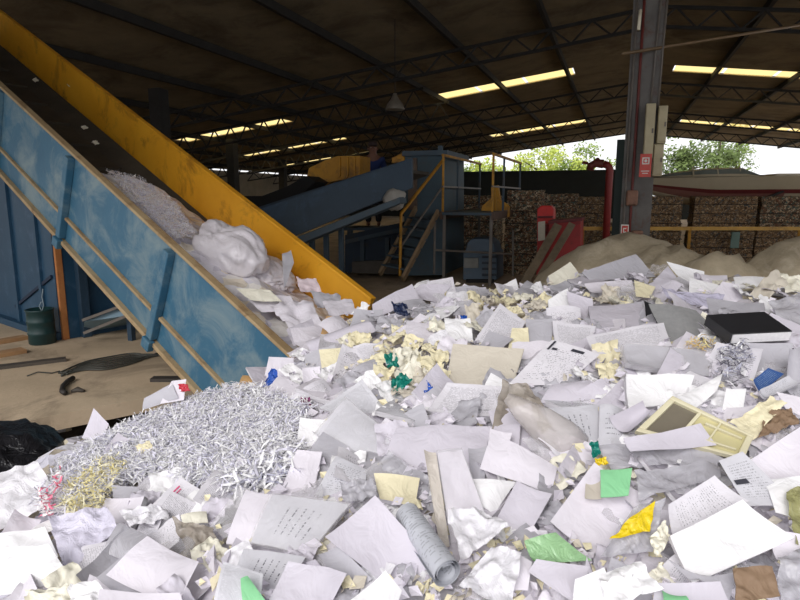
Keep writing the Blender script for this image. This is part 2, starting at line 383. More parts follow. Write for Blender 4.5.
# pendant lamp
q = P(395, 104, 13)
t = thing('pendant_lamp', q, 'grey bell shaped pendant lamp hanging under the dark roof', 'lamp')
MB().lathe(q-UP*.12, [(.2, 0), (.21, .02), (.17, .12), (.09, .22), (.05, .3), (.04, .34), (.035, .34), (.08, .2), (.15, .11), (.18, .02)], 20).build('shade', mat('lamp_metal', (120,112,100), (100,94,84), rough=.4), t, smooth=True)
MB().lathe(q-UP*.1, [(.05, 0), (.08, .04), (.06, .1), (.03, .14)], 12).build('bulb', mat('bulb_white', (225,215,200), (215,205,190)), t, smooth=True)
rq = Vector((q.x, q.y, 0)); topz = rz(rq.dot(BV))
MB().tube([q+UP*.2, Vector((q.x, q.y, topz-.05))], .01, 6).build('stem', STEEL, t)
# ------------------------------------------------------------------ big feed conveyor
VPD = ray(-480, -360).normalized()          # its direction, running up to the left
CN = Vector((-VPD.y, VPD.x, 0)).normalized(); CN = CN if CN.y > 0 else -CN   # across the belt, away from the camera
CM = VPD.cross(CN); CM = CM if CM.z > 0 else -CM
CA = P(285, 345, 4.2)
CVW, CVH, BELT = 1.2, .93, .55
def K(s, w, h): return CA+VPD*s+CN*w+CM*h
CX = (VPD, CN, CM)
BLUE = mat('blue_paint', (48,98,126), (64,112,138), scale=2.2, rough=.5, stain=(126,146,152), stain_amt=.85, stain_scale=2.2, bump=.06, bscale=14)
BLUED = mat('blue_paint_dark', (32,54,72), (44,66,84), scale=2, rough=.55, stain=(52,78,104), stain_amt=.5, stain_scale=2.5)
YEL = mat('yellow_paint', (240,176,48), (224,156,34), scale=1.6, rough=.45, stain=(150,96,26), stain_amt=.5, stain_scale=2.0)
WORN = mat('worn_edge', (182,160,124), (160,134,98), scale=3, rough=.7, stain=(126,96,66), stain_amt=.4, stain_scale=6)
RUBBER = mat('belt_rubber', (74,68,58), (54,50,44), scale=3, rough=.85, bump=.2)
cv = thing('belt_conveyor', K(.9, .6, -1.05), 'large inclined belt conveyor with a blue near side and yellow far side', 'conveyor')
S0, S1 = -1.3, 9.0
def cbar(s0, s1, w, h, tw, th, mb=None): return (mb or MB()).box(K((s0+s1)/2, w, h), (s1-s0, tw, th), CX)
sp = cbar(S0, S1, -.02, -CVH/2, .04, CVH).build('side_panel', BLUE, cv)
cbar(S0, S1, -.03, .005, .07, .028).build('top_flange', WORN, sp, bevel=.005)
m = MB(); cbar(S0, S1, -.045, -.665, .06, .028, m); m.build('middle_flange', WORN, sp, bevel=.005)
cbar(S0, S1, -.05, -CVH, .08, .042).build('bottom_flange', WORN, sp, bevel=.006)
for s in (-.35, 1.42, 3.25, 5.0):
    m = MB(); up = (VPD*.0+CM)
    m.box(K(s, -.075, -.46), (.085, .07, .86), CX); m.box(K(s, -.1, -.95), (.12, .06, .1), CX)
    m.build('stiffener_rib', BLUE, sp, bevel=.008)
yp = cbar(.28, S1, CVW+.02, -.32, .04, .66).build('side_panel', YEL, cv); yp['label'] = 'yellow side panel'
cbar(.28, S1, CVW+.02, .012, .07, .03).build('top_flange', YEL, yp, bevel=.006)
m = MB(); n = 60; prof = [(.02, -BELT+.1), (.25, -BELT), (.95, -BELT), (1.18, -BELT+.1)]
m.grid([[K(S0+(S1-S0)*i/n, w, h) for w, h in prof] for i in range(n+1)])
for i in range(n):
    if i % 4 == 0: m.box(K(S0+(S1-S0)*i/n, .6, -BELT+.015), (.04, .7, .03), CX)
m.build('belt', RUBBER, cv)
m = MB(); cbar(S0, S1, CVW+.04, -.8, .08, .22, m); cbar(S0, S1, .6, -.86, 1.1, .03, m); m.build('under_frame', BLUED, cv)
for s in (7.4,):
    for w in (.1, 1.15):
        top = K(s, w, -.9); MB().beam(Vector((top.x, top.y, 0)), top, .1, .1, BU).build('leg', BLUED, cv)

# ------------------------------------------------------------------ left side machinery
o = P(0, 345, 6.6)
DBLUE = mat('deep_blue_plate', (28,64,90), (36,74,100), scale=1.8, rough=.5, stain=(64,92,118), stain_amt=.4, stain_scale=4)
lw = thing('baler_hopper', PZ(20, 340, 0), 'dark blue steel hopper wall standing behind the small dark green drum', 'hopper')
b = PZ(60, 340, 0); a = b+Vector((-.78, .62, 0))*3.2; dr = (b-a).normalized(); nr = Vector((-dr.y, dr.x, 0))
HX = (dr, nr, UP); L = (b-a).length; c = (a+b)/2
MB().box(c+nr*.05+UP*.95, (L, .08, 1.9), HX).build('wall_plate', DBLUE, lw)
m = MB(); m.box(b+nr*.65+UP*.7, (.06, 1.2, 1.4), HX); m.build('side_plate', DBLUE, lw)
m = MB(); m.beam(b-dr*1.2+UP*.25, b+UP*.72-dr*.05, .03, .035); m.build('weld_seam', mat('seam_dark', (20,40,66)), lw)
for px in (-40, 10):
    q = b-dr*(.35 if px == 10 else 1.1); MB().box(q+UP*.95, (.07, .05, 1.9), HX).build('stiffener_rib', DBLUE, lw)
MB().box(c+UP*.04, (L, .16, .08), HX).build('base_rail', DBLUE, lw)
q0, q1 = PZ(65, 339, 0), None
WOODO = mat('orange_wood', (190,128,72), (164,100,54), scale=5, rough=.7, stain=(120,72,40), stain_amt=.4)
m = MB(); m.box(q0+UP*.75, (.095, .07, 1.5), HX)
tag(m.build('timber_post', WOODO, bevel=.006), 'orange brown timber post standing against the blue machine below the conveyor', 'post')
q0 = PZ(77, 338, 0); m = MB(); m.box(q0+nr*.1+UP*.8, (.13, .1, 1.6), HX)
tag(m.build('steel_post', BLUED, bevel=.006), 'dark blue steel post just right of the orange timber post', 'post')
ch = thing('discharge_chute', PZ(100, 336, 0), 'low slanted blue-grey chute on the floor beneath the big conveyor', 'chute')
dep = nr*.7; CHB = mat('chute_blue', (128,154,170), (110,138,154), scale=3, stain=(110,110,100), stain_amt=.4)
q = [PZ(84, 335, 0), P(84, 318, 6.75), P(123, 302, 6.75), P(123, 305, 6.75), P(131, 317, 6.7)]
m = MB(); m.prism([PZ(84,334,0), P(84,322,6.72), P(131,304,6.72), P(131,315,6.72)], dep); m.build('sloping_plate', CHB, ch)
m = MB(); m.beam(P(83,320,6.68), P(132,302,6.68), .05, .03); m.build('upper_edge', GREY, ch)
m = MB(); m.beam(P(84,333,6.6), P(131,314,6.6), .04, .03); m.build('lower_edge', GREY, ch)
MB().beam(PZ(86,334,0)+dep, P(86,318,6.75)+dep, .06, .06).build('leg', BLUED, ch)
m = MB(); m.beam(Vector((P(130,315,6.72).x, P(130,315,6.72).y, 0)), P(130,315,6.72), .06, .06, BU); m.build('leg', BLUED, ch)
# drum
q = PZ(43, 343, 0); dm = thing('steel_drum', q, 'small dark green drum with an open rim standing by the blue hopper', 'drum')
GRN = mat('drum_green', (24,58,58), (18,46,48), scale=5, rough=.4, stain=(40,64,62), stain_amt=.3)
r = .135; m = MB(); pr = [(r-.01, 0), (r, .01)]
for z in (.12, .25): pr += [(r, z-.015), (r+.008, z), (r, z+.015)]
pr += [(r, .36), (r+.008, .37), (r+.008, .385), (r-.012, .385), (r-.012, .03)]
m.lathe(q, pr, 32); m.build('body', GRN, dm, smooth=True)
MB().lathe(q+UP*.33, [(r-.014, 0), (r-.014, .006)], 24).build('contents', mat('drum_oil', (60,62,58), (40,42,40)), dm)
m = MB(); h = q+UP*.345
m.tube([h+Vector((.02, 0, 0)), h+Vector((.05, 0, .08)), h+Vector((.035, .01, .17)), h+Vector((.06, 0, .26))], .005, 6)
m.tube([h+Vector((.03, 0, .0)), h+Vector((.0, 0, .07)), h+Vector((.03, 0, .12))], .005, 6)
tag(m.build('string', mat('string_grey', (150,165,172), (120,136,146))), 'frayed pale string sticking up out of the dark green drum', 'string')
# planks on the floor at far left
WD = mat('plank_wood', (186,146,104), (150,112,76), scale=4, rough=.75, stain=(110,78,50), stain_amt=.4)
for (p0, p1, w, lab) in (((-60,352),(26,337),.13,'upper of two reddish brown planks lying on the floor at far left'), ((-60,365),(24,350),.16,'lower pale brown plank lying on the floor at far left')):
    a, b = PZ(*p0, .02), PZ(*p1, .02)
    tag(MB().beam(a, b, w, .04).build('wooden_plank', WD, bevel=.004), lab, 'plank', 'planks on the floor')
# floor beam, long strip and plate
a, b = PZ(-40, 372, .015), PZ(66, 359, .015); tag(MB().beam(a, b, .1, .03).build('steel_strip', mat('strip_grey', (86,78,70), (70,64,58), scale=3)), 'dark flat steel strip lying on the concrete left of the cables', 'strip')
a, b = PZ(152, 379, .015), PZ(186, 379, .015); tag(MB().beam(a, b, .09, .03).build('steel_strip', mat('strip_dark', (66,60,56), (54,50,46), scale=3)), 'short dark bar on the concrete at the foot of the conveyor', 'strip')
# cables
CAB = mat('cable_grey', (78,78,72), (60,60,56), rough=.6); rnd = random.Random(3)
def fpt(px, py, z=.012): return PZ(px, py, z)
for i in range(7):
    t0 = [(60+rnd.uniform(-4, 10), 374+rnd.uniform(-3, 3))]
    pp = [fpt(60+rnd.uniform(-3, 8), 375+rnd.uniform(-3, 2)), fpt(84, 367-i*1.3+3), fpt(108, 363-(i-3)*2.0), fpt(134, 358-(i-3)*1.6), fpt(152, 354.5+rnd.uniform(-2, 2)), fpt(164, 353+rnd.uniform(-2, 3))]
    mm = MB()
    sm = []
    for j in range(len(pp)-1):
        for u in (0, .25, .5, .75):
            p0, p1, p2, p3 = pp[max(j-1, 0)], pp[j], pp[j+1], pp[min(j+2, len(pp)-1)]
            sm.append(.5*((2*p1)+(p2-p0)*u+(2*p0-5*p1+4*p2-p3)*u*u+(3*p1-p0-3*p2+p3)*u**3))
    sm.append(pp[-1]); mm.tube(sm, .008, 6)
    tag(mm.build('cable', CAB, smooth=True), 'grey cable in the long bundle lying on the concrete floor', 'cable', 'cables bundled on the concrete floor')
mm = MB(); mm.tube([fpt(27, 376), fpt(38, 372), fpt(52, 373), fpt(60, 371)], .006, 6); tag(mm.build('cable', CAB, smooth=True), 'thin stray cable curling left of the cable bundle', 'cable')
mm = MB(); mm.tube([fpt(73, 378, .025), fpt(68, 381, .025), fpt(63, 386, .025), fpt(62, 391, .025), fpt(65, 393, .025)], .022, 8); tag(mm.build('hose', mat('hose_black', (52,46,42), (40,36,34)), smooth=True), 'short bent black hose piece below the cable bundle', 'hose')
mm = MB(); mm.tube([fpt(71, 391.5), fpt(78, 390), fpt(84, 391)], [.012, .03, .012], 8); tag(mm.build('rag', mat('rag_dark', (70,62,54), (56,50,44)), smooth=True), 'small dark rag on the concrete beside the hose', 'rag')

# ------------------------------------------------------------------ second conveyor and baler in the distance
YD = mat('yellow_worn', (196,142,30), (168,116,28), scale=3, rough=.6, stain=(104,76,36), stain_amt=.6, stain_scale=4)
GB = mat('grey_blue_plate', (66,84,96), (54,70,84), scale=2, rough=.6, stain=(86,76,64), stain_amt=.5)
sc = thing('belt_conveyor', PZ(330, 268, 0), 'smaller dark blue conveyor rising to the right behind the yellow panel', 'conveyor')
def slab(px, Z, dep, m_): 
    return MB().prism([P(x, y, Z) for x, y in px], BU*dep)
Zc = 9.4
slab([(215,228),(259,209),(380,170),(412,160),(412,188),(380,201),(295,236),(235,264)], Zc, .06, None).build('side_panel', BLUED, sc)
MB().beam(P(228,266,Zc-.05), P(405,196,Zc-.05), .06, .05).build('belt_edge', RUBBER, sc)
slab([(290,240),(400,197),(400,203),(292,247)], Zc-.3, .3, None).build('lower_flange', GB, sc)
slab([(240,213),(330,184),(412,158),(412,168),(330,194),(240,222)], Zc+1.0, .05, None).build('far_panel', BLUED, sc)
m = MB(); m.prism([P(235,228,Zc+.05), P(412,170,Zc+.05), P(412,173,Zc+.05), P(235,232,Zc+.05)], BU*.95); m.build('belt', RUBBER, sc)
for px, py in ((312, 238), (326, 232), (341, 226)):
    t_ = P(px, py, Zc+.1); MB().beam(Vector((t_.x, t_.y, 0)), t_, .07, .07, BU).build('leg', GB, sc)
# loose black belt draped over the far side and yellow hood
bb = [(232,196),(262,196),(286,187),(306,176),(316,182),(300,194),(272,206),(240,212)]
tag(slab(bb, 10.6, .5, None).build('rubber_skirt', mat('black_rubber', (20,19,20), (14,14,15), rough=.8)), 'black rubber skirt hanging behind the top of the smaller conveyor', 'skirt')
hd = thing('machine_hood', P(325, 178, 11.2), 'yellow sheet metal hood beyond the smaller conveyor, left of the worker', 'hood')
slab([(304,188),(309,168),(326,160),(338,156),(360,156),(360,176),(330,182)], 11.2, .5, None).build('cover', YD, hd)
for x in (338, 346, 353): slab([(x,157),(x+2,157),(x+2,176),(x,178)], 11.15, .05, None).build('rib', YD, hd)
# baler
bx = thing('baler', PZ(430, 272, 0), 'tall blue-grey baling press beside the yellow-railed platform', 'baler')
Zb = 11.4
slab([(404,276),(404,152),(444,152),(444,275)], Zb, 1.6, None).build('body', mat('press_blue', (62,84,96), (52,72,84), scale=1.5, stain=(70,72,68), stain_amt=.5), bx, bevel=.01)
slab([(408,210),(408,158),(416,158),(416,210)], Zb-.08, .08, None).build('upright', mat('rust_steel', (104,84,68), (84,68,58), scale=4), bx)
slab([(402,156),(402,151),(447,150),(447,155)], Zb-.1, 1.8, None).build('top_plate', GB, bx)
slab([(438,151),(438,145.5),(442,145.5),(442,151)], Zb-.06, .08, None).build('lifting_eye', GB, bx)
slab([(392,158),(404,152),(404,162),(392,163)], Zb-.05, 1.2, None).build('side_cap', YD, bx)
slab([(418,196),(442,196),(442,197.5),(418,197.5)], Zb-.04, .04, None).build('rail', GB, bx)
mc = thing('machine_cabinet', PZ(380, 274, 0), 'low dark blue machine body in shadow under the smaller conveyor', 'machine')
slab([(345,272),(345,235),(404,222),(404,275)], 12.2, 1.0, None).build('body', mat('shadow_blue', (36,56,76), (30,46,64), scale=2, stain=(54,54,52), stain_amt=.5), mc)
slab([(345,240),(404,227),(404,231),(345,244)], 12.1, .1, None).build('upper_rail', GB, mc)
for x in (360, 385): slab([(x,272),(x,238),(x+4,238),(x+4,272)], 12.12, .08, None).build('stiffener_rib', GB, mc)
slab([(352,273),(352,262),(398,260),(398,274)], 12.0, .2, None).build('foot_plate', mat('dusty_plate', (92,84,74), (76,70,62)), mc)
# white sack resting at the conveyor head
def blob(c, rx, ry, rz_, seed, amp=.25, sub=3, axes=None, folds=0):
    import bmesh
    bm = bmesh.new(); bmesh.ops.create_icosphere(bm, subdivisions=sub, radius=1)
    m = MB(); idx = {}
    for i, v in enumerate(bm.verts):
        q = v.co; k = 1+amp*noise.noise(q*1.6+Vector((seed, seed*2, 0)))+amp*.5*(abs(noise.noise(q*3.7+Vector((seed, 5, 1))))*2-.6)+amp*.25*noise.noise(q*8+Vector((2, seed, 1)))
        if folds:
            w_ = q+Vector(noise.noise_vector(q*1.3+Vector((seed, 0, 2))))*.5
            k = 1+amp*noise.noise(q*1.1+Vector((seed, 1, 0)))+folds*(.5-abs(noise.noise(Vector((w_.x*1.1+seed, w_.y*3.6, w_.z*3.6)))*2))+folds*.35*(.5-abs(noise.noise(Vector((w_.x*2.2, w_.y*8, w_.z*8+seed)))*2))
        e = q*k; a = axes or (Vector((1, 0, 0)), Vector((0, 1, 0)), UP)
        m.v.append(Vector(c)+a[0]*e.x*rx+a[1]*e.y*ry+a[2]*e.z*rz_)
    bm.verts.index_update()
    m.f = [tuple(v.index for v in f.verts) for f in bm.faces]; m.mi = [0]*len(m.f); bm.free(); return m
q = P(395, 199, 9.35); tag(blob(q, .18, .16, .17, 4).build('white_sack', mat('dull_white_sack', (170,166,158), (140,136,130), rough=.7), smooth=True), 'dull white sack resting at the head of the smaller conveyor', 'sack')
# stair and platform with yellow handrail
st = thing('access_platform', PZ(440, 274, 0), 'steel platform with yellow handrail and steep stair in front of the baler', 'platform')
def pr_(px, py, Z): return P(px, py, Z)
Z0 = 10.8; n0 = P(442, 212, Z0); pu, pvv = n0.dot(BU), n0.dot(BV); zp = n0.z
PLT = 3.2
m = MB(); m.box(B(pu+PLT/2, pvv+.45, zp-.03), (.9, PLT, .05), BX); dk = m.build('deck', GB, st)
m = MB(); m.box(B(pu+PLT/2, pvv-.02, zp-.06), (.05, PLT, .14), BX); m.box(B(pu+PLT/2, pvv+.92, zp-.06), (.05, PLT, .14), BX); m.build('deck_frame', mat('brown_frame', (96,74,62), (78,62,54)), dk)
for w in (0, .9):
    for u in (0.05, 1.1, PLT-.1):
        MB().beam(B(pu+u, pvv+w, zp), B(pu+u, pvv+w, zp+1.0), .035, .035, BU).build('railing_post', GB if u > 1 else YD, st)
    for h in (1.0,): MB().beam(B(pu, pvv+w, zp+h), B(pu+PLT, pvv+w, zp+h), .04, .04).build('handrail', YD, st)
    MB().beam(B(pu, pvv+w, zp+.45), B(pu+PLT, pvv+w, zp+.45), .03, .03).build('midrail', GREY, st)
for w in (0.02, .88):
    for u in (.1, PLT-.15): MB().beam(B(pu+u, pvv+w, 0), B(pu+u, pvv+w, zp-.05), .05, .05, BU).build('leg', GREY, st)
STG = mat('stair_timber', (150,126,96), (122,102,78), scale=4, rough=.7)
a0, a1 = P(403, 279, 10.3), P(438, 212, 10.75); b0, b1 = P(380, 274, 10.8), P(416, 208, 11.2)
MB().beam(a0, a1, .05, .17, BU).build('stringer', STG, st); MB().beam(b0, b1, .05, .15, BU).build('stringer', STG, st)
for i in range(1, 7):
    t_ = i/7; MB().beam(a0.lerp(a1, t_), b0.lerp(b1, t_), .2, .03).build('tread', GB, st)
r0, r1, r2 = P(400, 276, 10.4), P(401, 214, 10.4), P(444, 159, 10.8)
MB().tube([r0, r1], .025, 8).build('railing_post', YD, st); MB().tube([r1, r2], .03, 8).build('handrail', YD, st)
MB().tube([P(400, 248, 10.4), P(443, 186, 10.8)], .018, 8).build('midrail', GREY, st)
MB().tube([P(434, 274, 10.9), P(435, 222, 10.9)], .02, 8).build('railing_post', GREY, st)
MB().tube([P(434, 250, 10.9), P(512, 254, 11.2)], .02, 8).build('midrail', GREY, st); MB().tube([P(513, 276, 11.2), P(513, 230, 11.2)], .02, 8).build('railing_post', GREY, st)
# yellow funnel
fn = thing('funnel_guard', P(495, 216, 11.9), 'worn yellow sheet metal funnel at the end of the platform', 'funnel')
slab([(491,187),(498,185),(500,200),(508,205),(509,217),(480,216),(482,206),(491,198)], 11.9, .12, None).build('plate', YD, fn, bevel=.01)
slab([(505,206),(509,206),(509,217),(505,217)], 11.75, .12, None).build('side_lip', YD, fn)
MB().beam(P(494,186,11.86), P(497,216,11.86), .03, .03, BU).build('rib', YD, fn)
# blue-grey motor cabinet under platform
mt = thing('motor_unit', PZ(480, 278, 0), 'blue-grey domed motor housing on the floor under the platform', 'motor')
MT = mat('motor_blue', (84,104,122), (70,90,108), scale=3, rough=.5, stain=(100,96,88), stain_amt=.4)
slab([(463,280),(463,252),(497,252),(497,280)], 11.5, .7, None).build('base', MT, mt, bevel=.02)
slab([(465,252),(467,243),(472,238.5),(488,238.5),(494,243),(496,252)], 11.55, .6, None).build('dome', MT, mt, bevel=.02)
slab([(464,268),(464,258),(478,258),(478,268)], 11.44, .05, None).build('label_plate', mat('pale_label', (142,142,136), (120,120,116)), mt)
for y in (256, 262, 268, 274): slab([(482,y),(496,y),(496,y+2),(482,y+2)], 11.45, .05, None).build('vent_slat', mat('motor_dark', (48,60,74)), mt)
MB().beam(P(466,281,11.3), P(494,281,11.3), .1, .06).build('skid', STEEL, mt)

# ------------------------------------------------------------------ bales, red machine, planks, hydrant, rail
BALE = cells('bale_cardboard', [(146,118,88),(110,88,66),(170,142,108),(86,70,58),(196,172,138),(128,104,80),(100,104,104),(156,124,90)], 34, stretch=(1, 1, 1.8))
BALE2 = cells('bale_mixed', [(130,104,78),(94,76,62),(176,148,116),(74,64,58),(206,188,160),(136,94,74),(100,116,106),(112,98,82)], 30, stretch=(1, 1, 2))
TIE = mat('tie_wire', (52,46,42))
def bale(px, py, Z, w, h, d, lab, mm_, seed, group, z=None):
    c = P(px, py, Z); b = Vector((c.x, c.y, z if z is not None else 0))
    t = thing('cardboard_bale', b, lab, 'bale', group)
    m = MB(); N = 12
    def face(o_, e1, e2): m.grid([[o_+e1*(j/N)+e2*(i/N) for j in range(N+1)] for i in range(N+1)])
    o_ = b-BV*w/2; 
    X, Y_, Zz = BV*w, BU*d, UP*h
    face(o_, X, Zz); face(o_+Y_, X, Zz); face(o_, Y_, Zz); face(o_+X, Y_, Zz); face(o_+Zz, X, Y_); face(o_, X, Y_)
    m.uv = {}
    rough(m, .035, 5, seed); rough(m, .02, 14, seed)
    m.build('body', mm_, t)
    for i in range(3):
        z_ = h*(.22+.28*i); m2 = MB(); e = .03
        m2.tube([b-BV*(w/2+e)+BU*-e+UP*z_, b+BV*(w/2+e)-BU*e+UP*z_, b+BV*(w/2+e)+BU*(d+e)+UP*z_, b-BV*(w/2+e)+BU*(d+e)+UP*z_, b-BV*(w/2+e)-BU*e+UP*z_], .008, 4)
        m2.build('tie_wire', TIE, t)
    return t
g = 'cardboard bales stacked behind the yellow rail'
for i, (px, w, l) in enumerate(((661, .86, 'directly right of the column'), (722, 1.36, 'in the middle of the stack behind the yellow rail'), (789, 1.36, 'at the right end of the stack behind the yellow rail'))):
    bale(px, 230, 14.2+.1*i, w, .78, 1.1, 'bottom row brown bale '+l, BALE, i+1, g, 0)
    bale(px+(1 if i else 0), 230, 14.25+.12*i, w*.97, .8, 1.1, 'top row brown bale '+l, BALE if i != 2 else BALE2, i+7, g, .79)
for i in range(2): bale(856, 230, 14.6, 1.3, .79, 1.1, ('lower' if i == 0 else 'upper')+' bale cut off by the right edge of the view', BALE, 20+i, g, .79*i)
g2 = 'mixed bales between platform and column'
bale(523, 230, 12.3, .74, .86, .8, 'ragged upright bale stack bottom, left of the red machine', BALE2, 31, g2, 0)
bale(522, 230, 12.35, .7, .84, .8, 'ragged upper bale with frayed top left of the red machine', BALE2, 32, g2, .87)
for i in range(2):
    bale(552, 230, 15.0, 1.1, .82, 1, ('lower' if i == 0 else 'upper')+' dark bale behind the red machine', BALE2, 35+i, g2, .83*i)
    bale(588, 230, 15.2, .98, .78, 1, ('lower' if i == 0 else 'upper')+' dull brown bale left of the red hydrant pipe', BALE, 38+i, g2, .79*i)
    bale(466, 230, 15.2, 1.5, .8, 1, ('lower' if i == 0 else 'upper')+' dark bale seen through the platform railing', BALE2, 41+i, g2, .81*i)
bale(618, 230, 15.3, .6, .9, 1, 'lower narrow bale in shade directly left of the column', BALE2, 45, g2, 0)
RED = mat('red_paint', (176,38,36), (150,30,30), scale=2, rough=.45, stain=(96,28,26), stain_amt=.5)
rm = thing('red_machine', PZ(560, 285, 0), 'red painted steel machine casing behind the two leaning planks', 'machine')
slab([(549,285),(549,222),(581,219),(581,285)], 10.6, .8, None).build('casing', RED, rm, bevel=.01)
slab([(536,285),(538,226),(549,224),(549,285)], 10.7, .6, None).build('side_casing', RED, rm)
slab([(548,224),(548,221),(582,218),(582,221)], 10.5, .9, None).build('top_plate', mat('dark_red', (110,30,32), (90,26,28)), rm)
slab([(538,241),(538,222),(545,221),(545,240)], 10.55, .02, None).build('label_plate', mat('pale_label2', (198,190,172), (170,164,150)), rm)
rb = thing('red_bin', PZ(545, 285, 0), 'bright red rounded bin behind the red machine, left of its casing', 'bin')
slab([(537,285),(537,209),(541,205.5),(551,205.5),(554,209),(554,285)], 11.5, .35, None).build('body', mat('bright_red', (214,44,38), (190,36,34), rough=.4), rb, bevel=.02)
slab([(538,218),(538,216),(553,216),(553,218)], 11.44, .05, None).build('lid_edge', mat('dark_red'  , (110,30,32)), rb)
PLK = mat('weathered_plank', (140,124,100), (112,98,80), scale=5, rough=.85, stain=(86,74,60), stain_amt=.4)
for (x0, y0, x1, y1, w, lab) in ((524, 284, 558, 225, .14, 'left of two weathered planks leaning in front of the red machine'), (536, 284, 572, 224, .12, 'right of two weathered planks leaning in front of the red machine')):
    a = P(x0, y0, 9.7); b = P(x1, y1, 10.3); a = a+(a-b).normalized()*.85
    tag(MB().beam(a, b, w, .05, BU).build('leaning_plank', PLK, bevel=.005), lab, 'plank', 'leaning planks')
# hydrant pipe with elbow
hp = thing('hydrant_pipe', PZ(606, 262, 0), 'red standpipe with a curved outlet rising between bales and column', 'pipe')
q = P(606, 235, 12.5); b0 = Vector((q.x, q.y, 0)); tz = P(606, 166, 12.5).z
pl = [b0, b0+UP*(tz-.1)]+[b0+UP*(tz-.1)+UP*(.13*math.sin(a))-BV*(.13-.13*math.cos(a)) for a in (.5, 1.0, 1.57)]
MB().tube(pl, .075, 12).build('standpipe', mat('hydrant_red', (150,50,46), (126,40,40), rough=.5), hp, smooth=True)
e = pl[-1]; MB().tube([e, e-BV*.15+UP*.02, e-BV*.24-UP*.03, e-BV*.26-UP*.12], [.09, .085, .08, .08], 12).build('outlet', RUST, hp, smooth=True)
MB().lathe(e-BV*.12+UP*.04, [(.05, 0), (.05, .06), (.02, .09)], 10).build('valve', RUST, hp)
MB().tube([e-BV*.3+UP*.02, e-BV*.42+UP*.04], .03, 8).build('valve_handle', RUST, hp)
# yellow guard rail
gr = thing('guard_rail', PZ(700, 268, 0), 'long yellow pipe guard rail in front of the brown bales', 'railing')
RX = lambda px, py: P(px, py, 12.6)
MB().beam(RX(581, 228.5), RX(860, 228.5), .05, .075).build('rail', mat('rail_yellow', (206,160,60), (176,132,48), scale=4, rough=.5, stain=(130,98,50), stain_amt=.5), gr)
for px in (583, 690, 800): 
    q = RX(px, 228); MB().beam(Vector((q.x, q.y, 0)), q, .06, .06, BU).build('post', YD, gr)
# teal bit on the bales
a = P(735, 240, 14.0); tag(MB().box(a, (.18, .05, .38), BX).build('plastic_scrap', film('teal_film', (120,150,140), .8), bevel=.01), 'pale teal plastic scrap caught on the bottom row bales', 'plastic scrap')

# ------------------------------------------------------------------ boat on top of the bales
bt = thing('motor_boat', P(760, 196, 15.6), 'cream cabin boat with dark red stripes stored above the bales, bow left', 'boat')
CRM = mat('boat_cream', (205,192,164), (190,176,148), scale=1, rough=.35); BRD = mat('boat_red', (120,48,46), (104,42,42), rough=.4); GLS = mat('boat_glass', (140,146,138), (110,118,112), scale=1.5, rough=.12, spec=.8)
bowp = P(643, 182, 15.6); bz = 1.6
BD = (BV*.985+BU*.17).normalized(); BN = Vector((-BD.y, BD.x, 0))
LB = 6.0
def hull(s, side, k):   # k 0 keel .. 1 sheer
    f_ = min(1, s/.55); wd = 1.0*(f_**.6); keel = bowp.z-.1-.62*min(1, s*3.2)**.7; sheer = bowp.z+.12+.02*s
    z = keel+(sheer-keel)*k; return bowp+BD*(s*LB)+BN*(side*wd*(.25+.75*k**.6))+UP*(z-bowp.z)+BN*1.0
rows = [[hull(s, -1, k) for k in (1, .8, .62, .5, .25, 0)]+[hull(s, 1, k) for k in (.25, .5, .8, 1)] for s in [i/24 for i in range(25)]]
m = MB(); m.grid(rows); m.f.append(tuple(range(24*10, 25*10))); m.mi.append(0)
# red stripe columns
for i, f_ in enumerate(m.f[:24*9]):
    if i % 9 in (2,): m.mi[i] = 1
    if i % 9 in (3,) and i//9 < 14: m.mi[i] = 2
m.uv = {}; m.build('hull', [CRM, BRD, mat('boat_stripe', (150,104,92), (140,96,86), rough=.4)], bt, smooth=True)
m = MB(); m.grid([[hull(s, -1, 1)+UP*.005, hull(s, 0, 1)+UP*(.06), hull(s, 1, 1)+UP*.005] for s in [i/24 for i in range(25)]]); m.uv = {}; m.build('deck', CRM, bt, smooth=True)
def cab(s, w, h): return bowp+BN*1.0+BD*(s*LB)+BN*w+UP*(.14+h)
prof = [(.07, .02, .3), (.16, .12, .5), (.26, .2, .66), (.36, .23, .7), (.43, .22, .7), (.49, .05, .7), (.52, .02, .7)]
m = MB(); m.grid([[cab(s, -w, 0), cab(s, -w*.93, h*.3), cab(s, -w*.8, h*.85), cab(s, -w*.6, h), cab(s, 0, h*1.08), cab(s, w*.6, h), cab(s, w*.8, h*.85), cab(s, w, 0)] for s, h, w in prof])
for i in range(len(m.f)):
    if i % 7 in (1, 5): m.mi[i] = 1
m.uv = {}; cbn = m.build('cabin', [CRM, GLS], bt, smooth=False)
for s in (.22, .32, .41):
    MB().beam(cab(s, -.66, 0), cab(s, -.5, .26), .03, .04, BN).build('window_bar', CRM, cbn)
m = MB(); m.prism([cab(.52, -.9, 0), cab(1.0, -.9, -.02), cab(1.0, -.9, .06), cab(.54, -.9, .06)], BN*1.8); m.build('stern_deck', CRM, bt)
cr = thing('boat_cradle', P(760, 210, 15.4), 'slanted dark steel prop under the right part of the boat', 'prop')
MB().beam(P(764, 199, 15.2), P(806, 182, 15.4), .05, .05).build('strut', STEEL, cr); MB().beam(P(806, 182, 15.4), P(830, 186, 15.4), .05, .05).build('bracket', STEEL, cr)

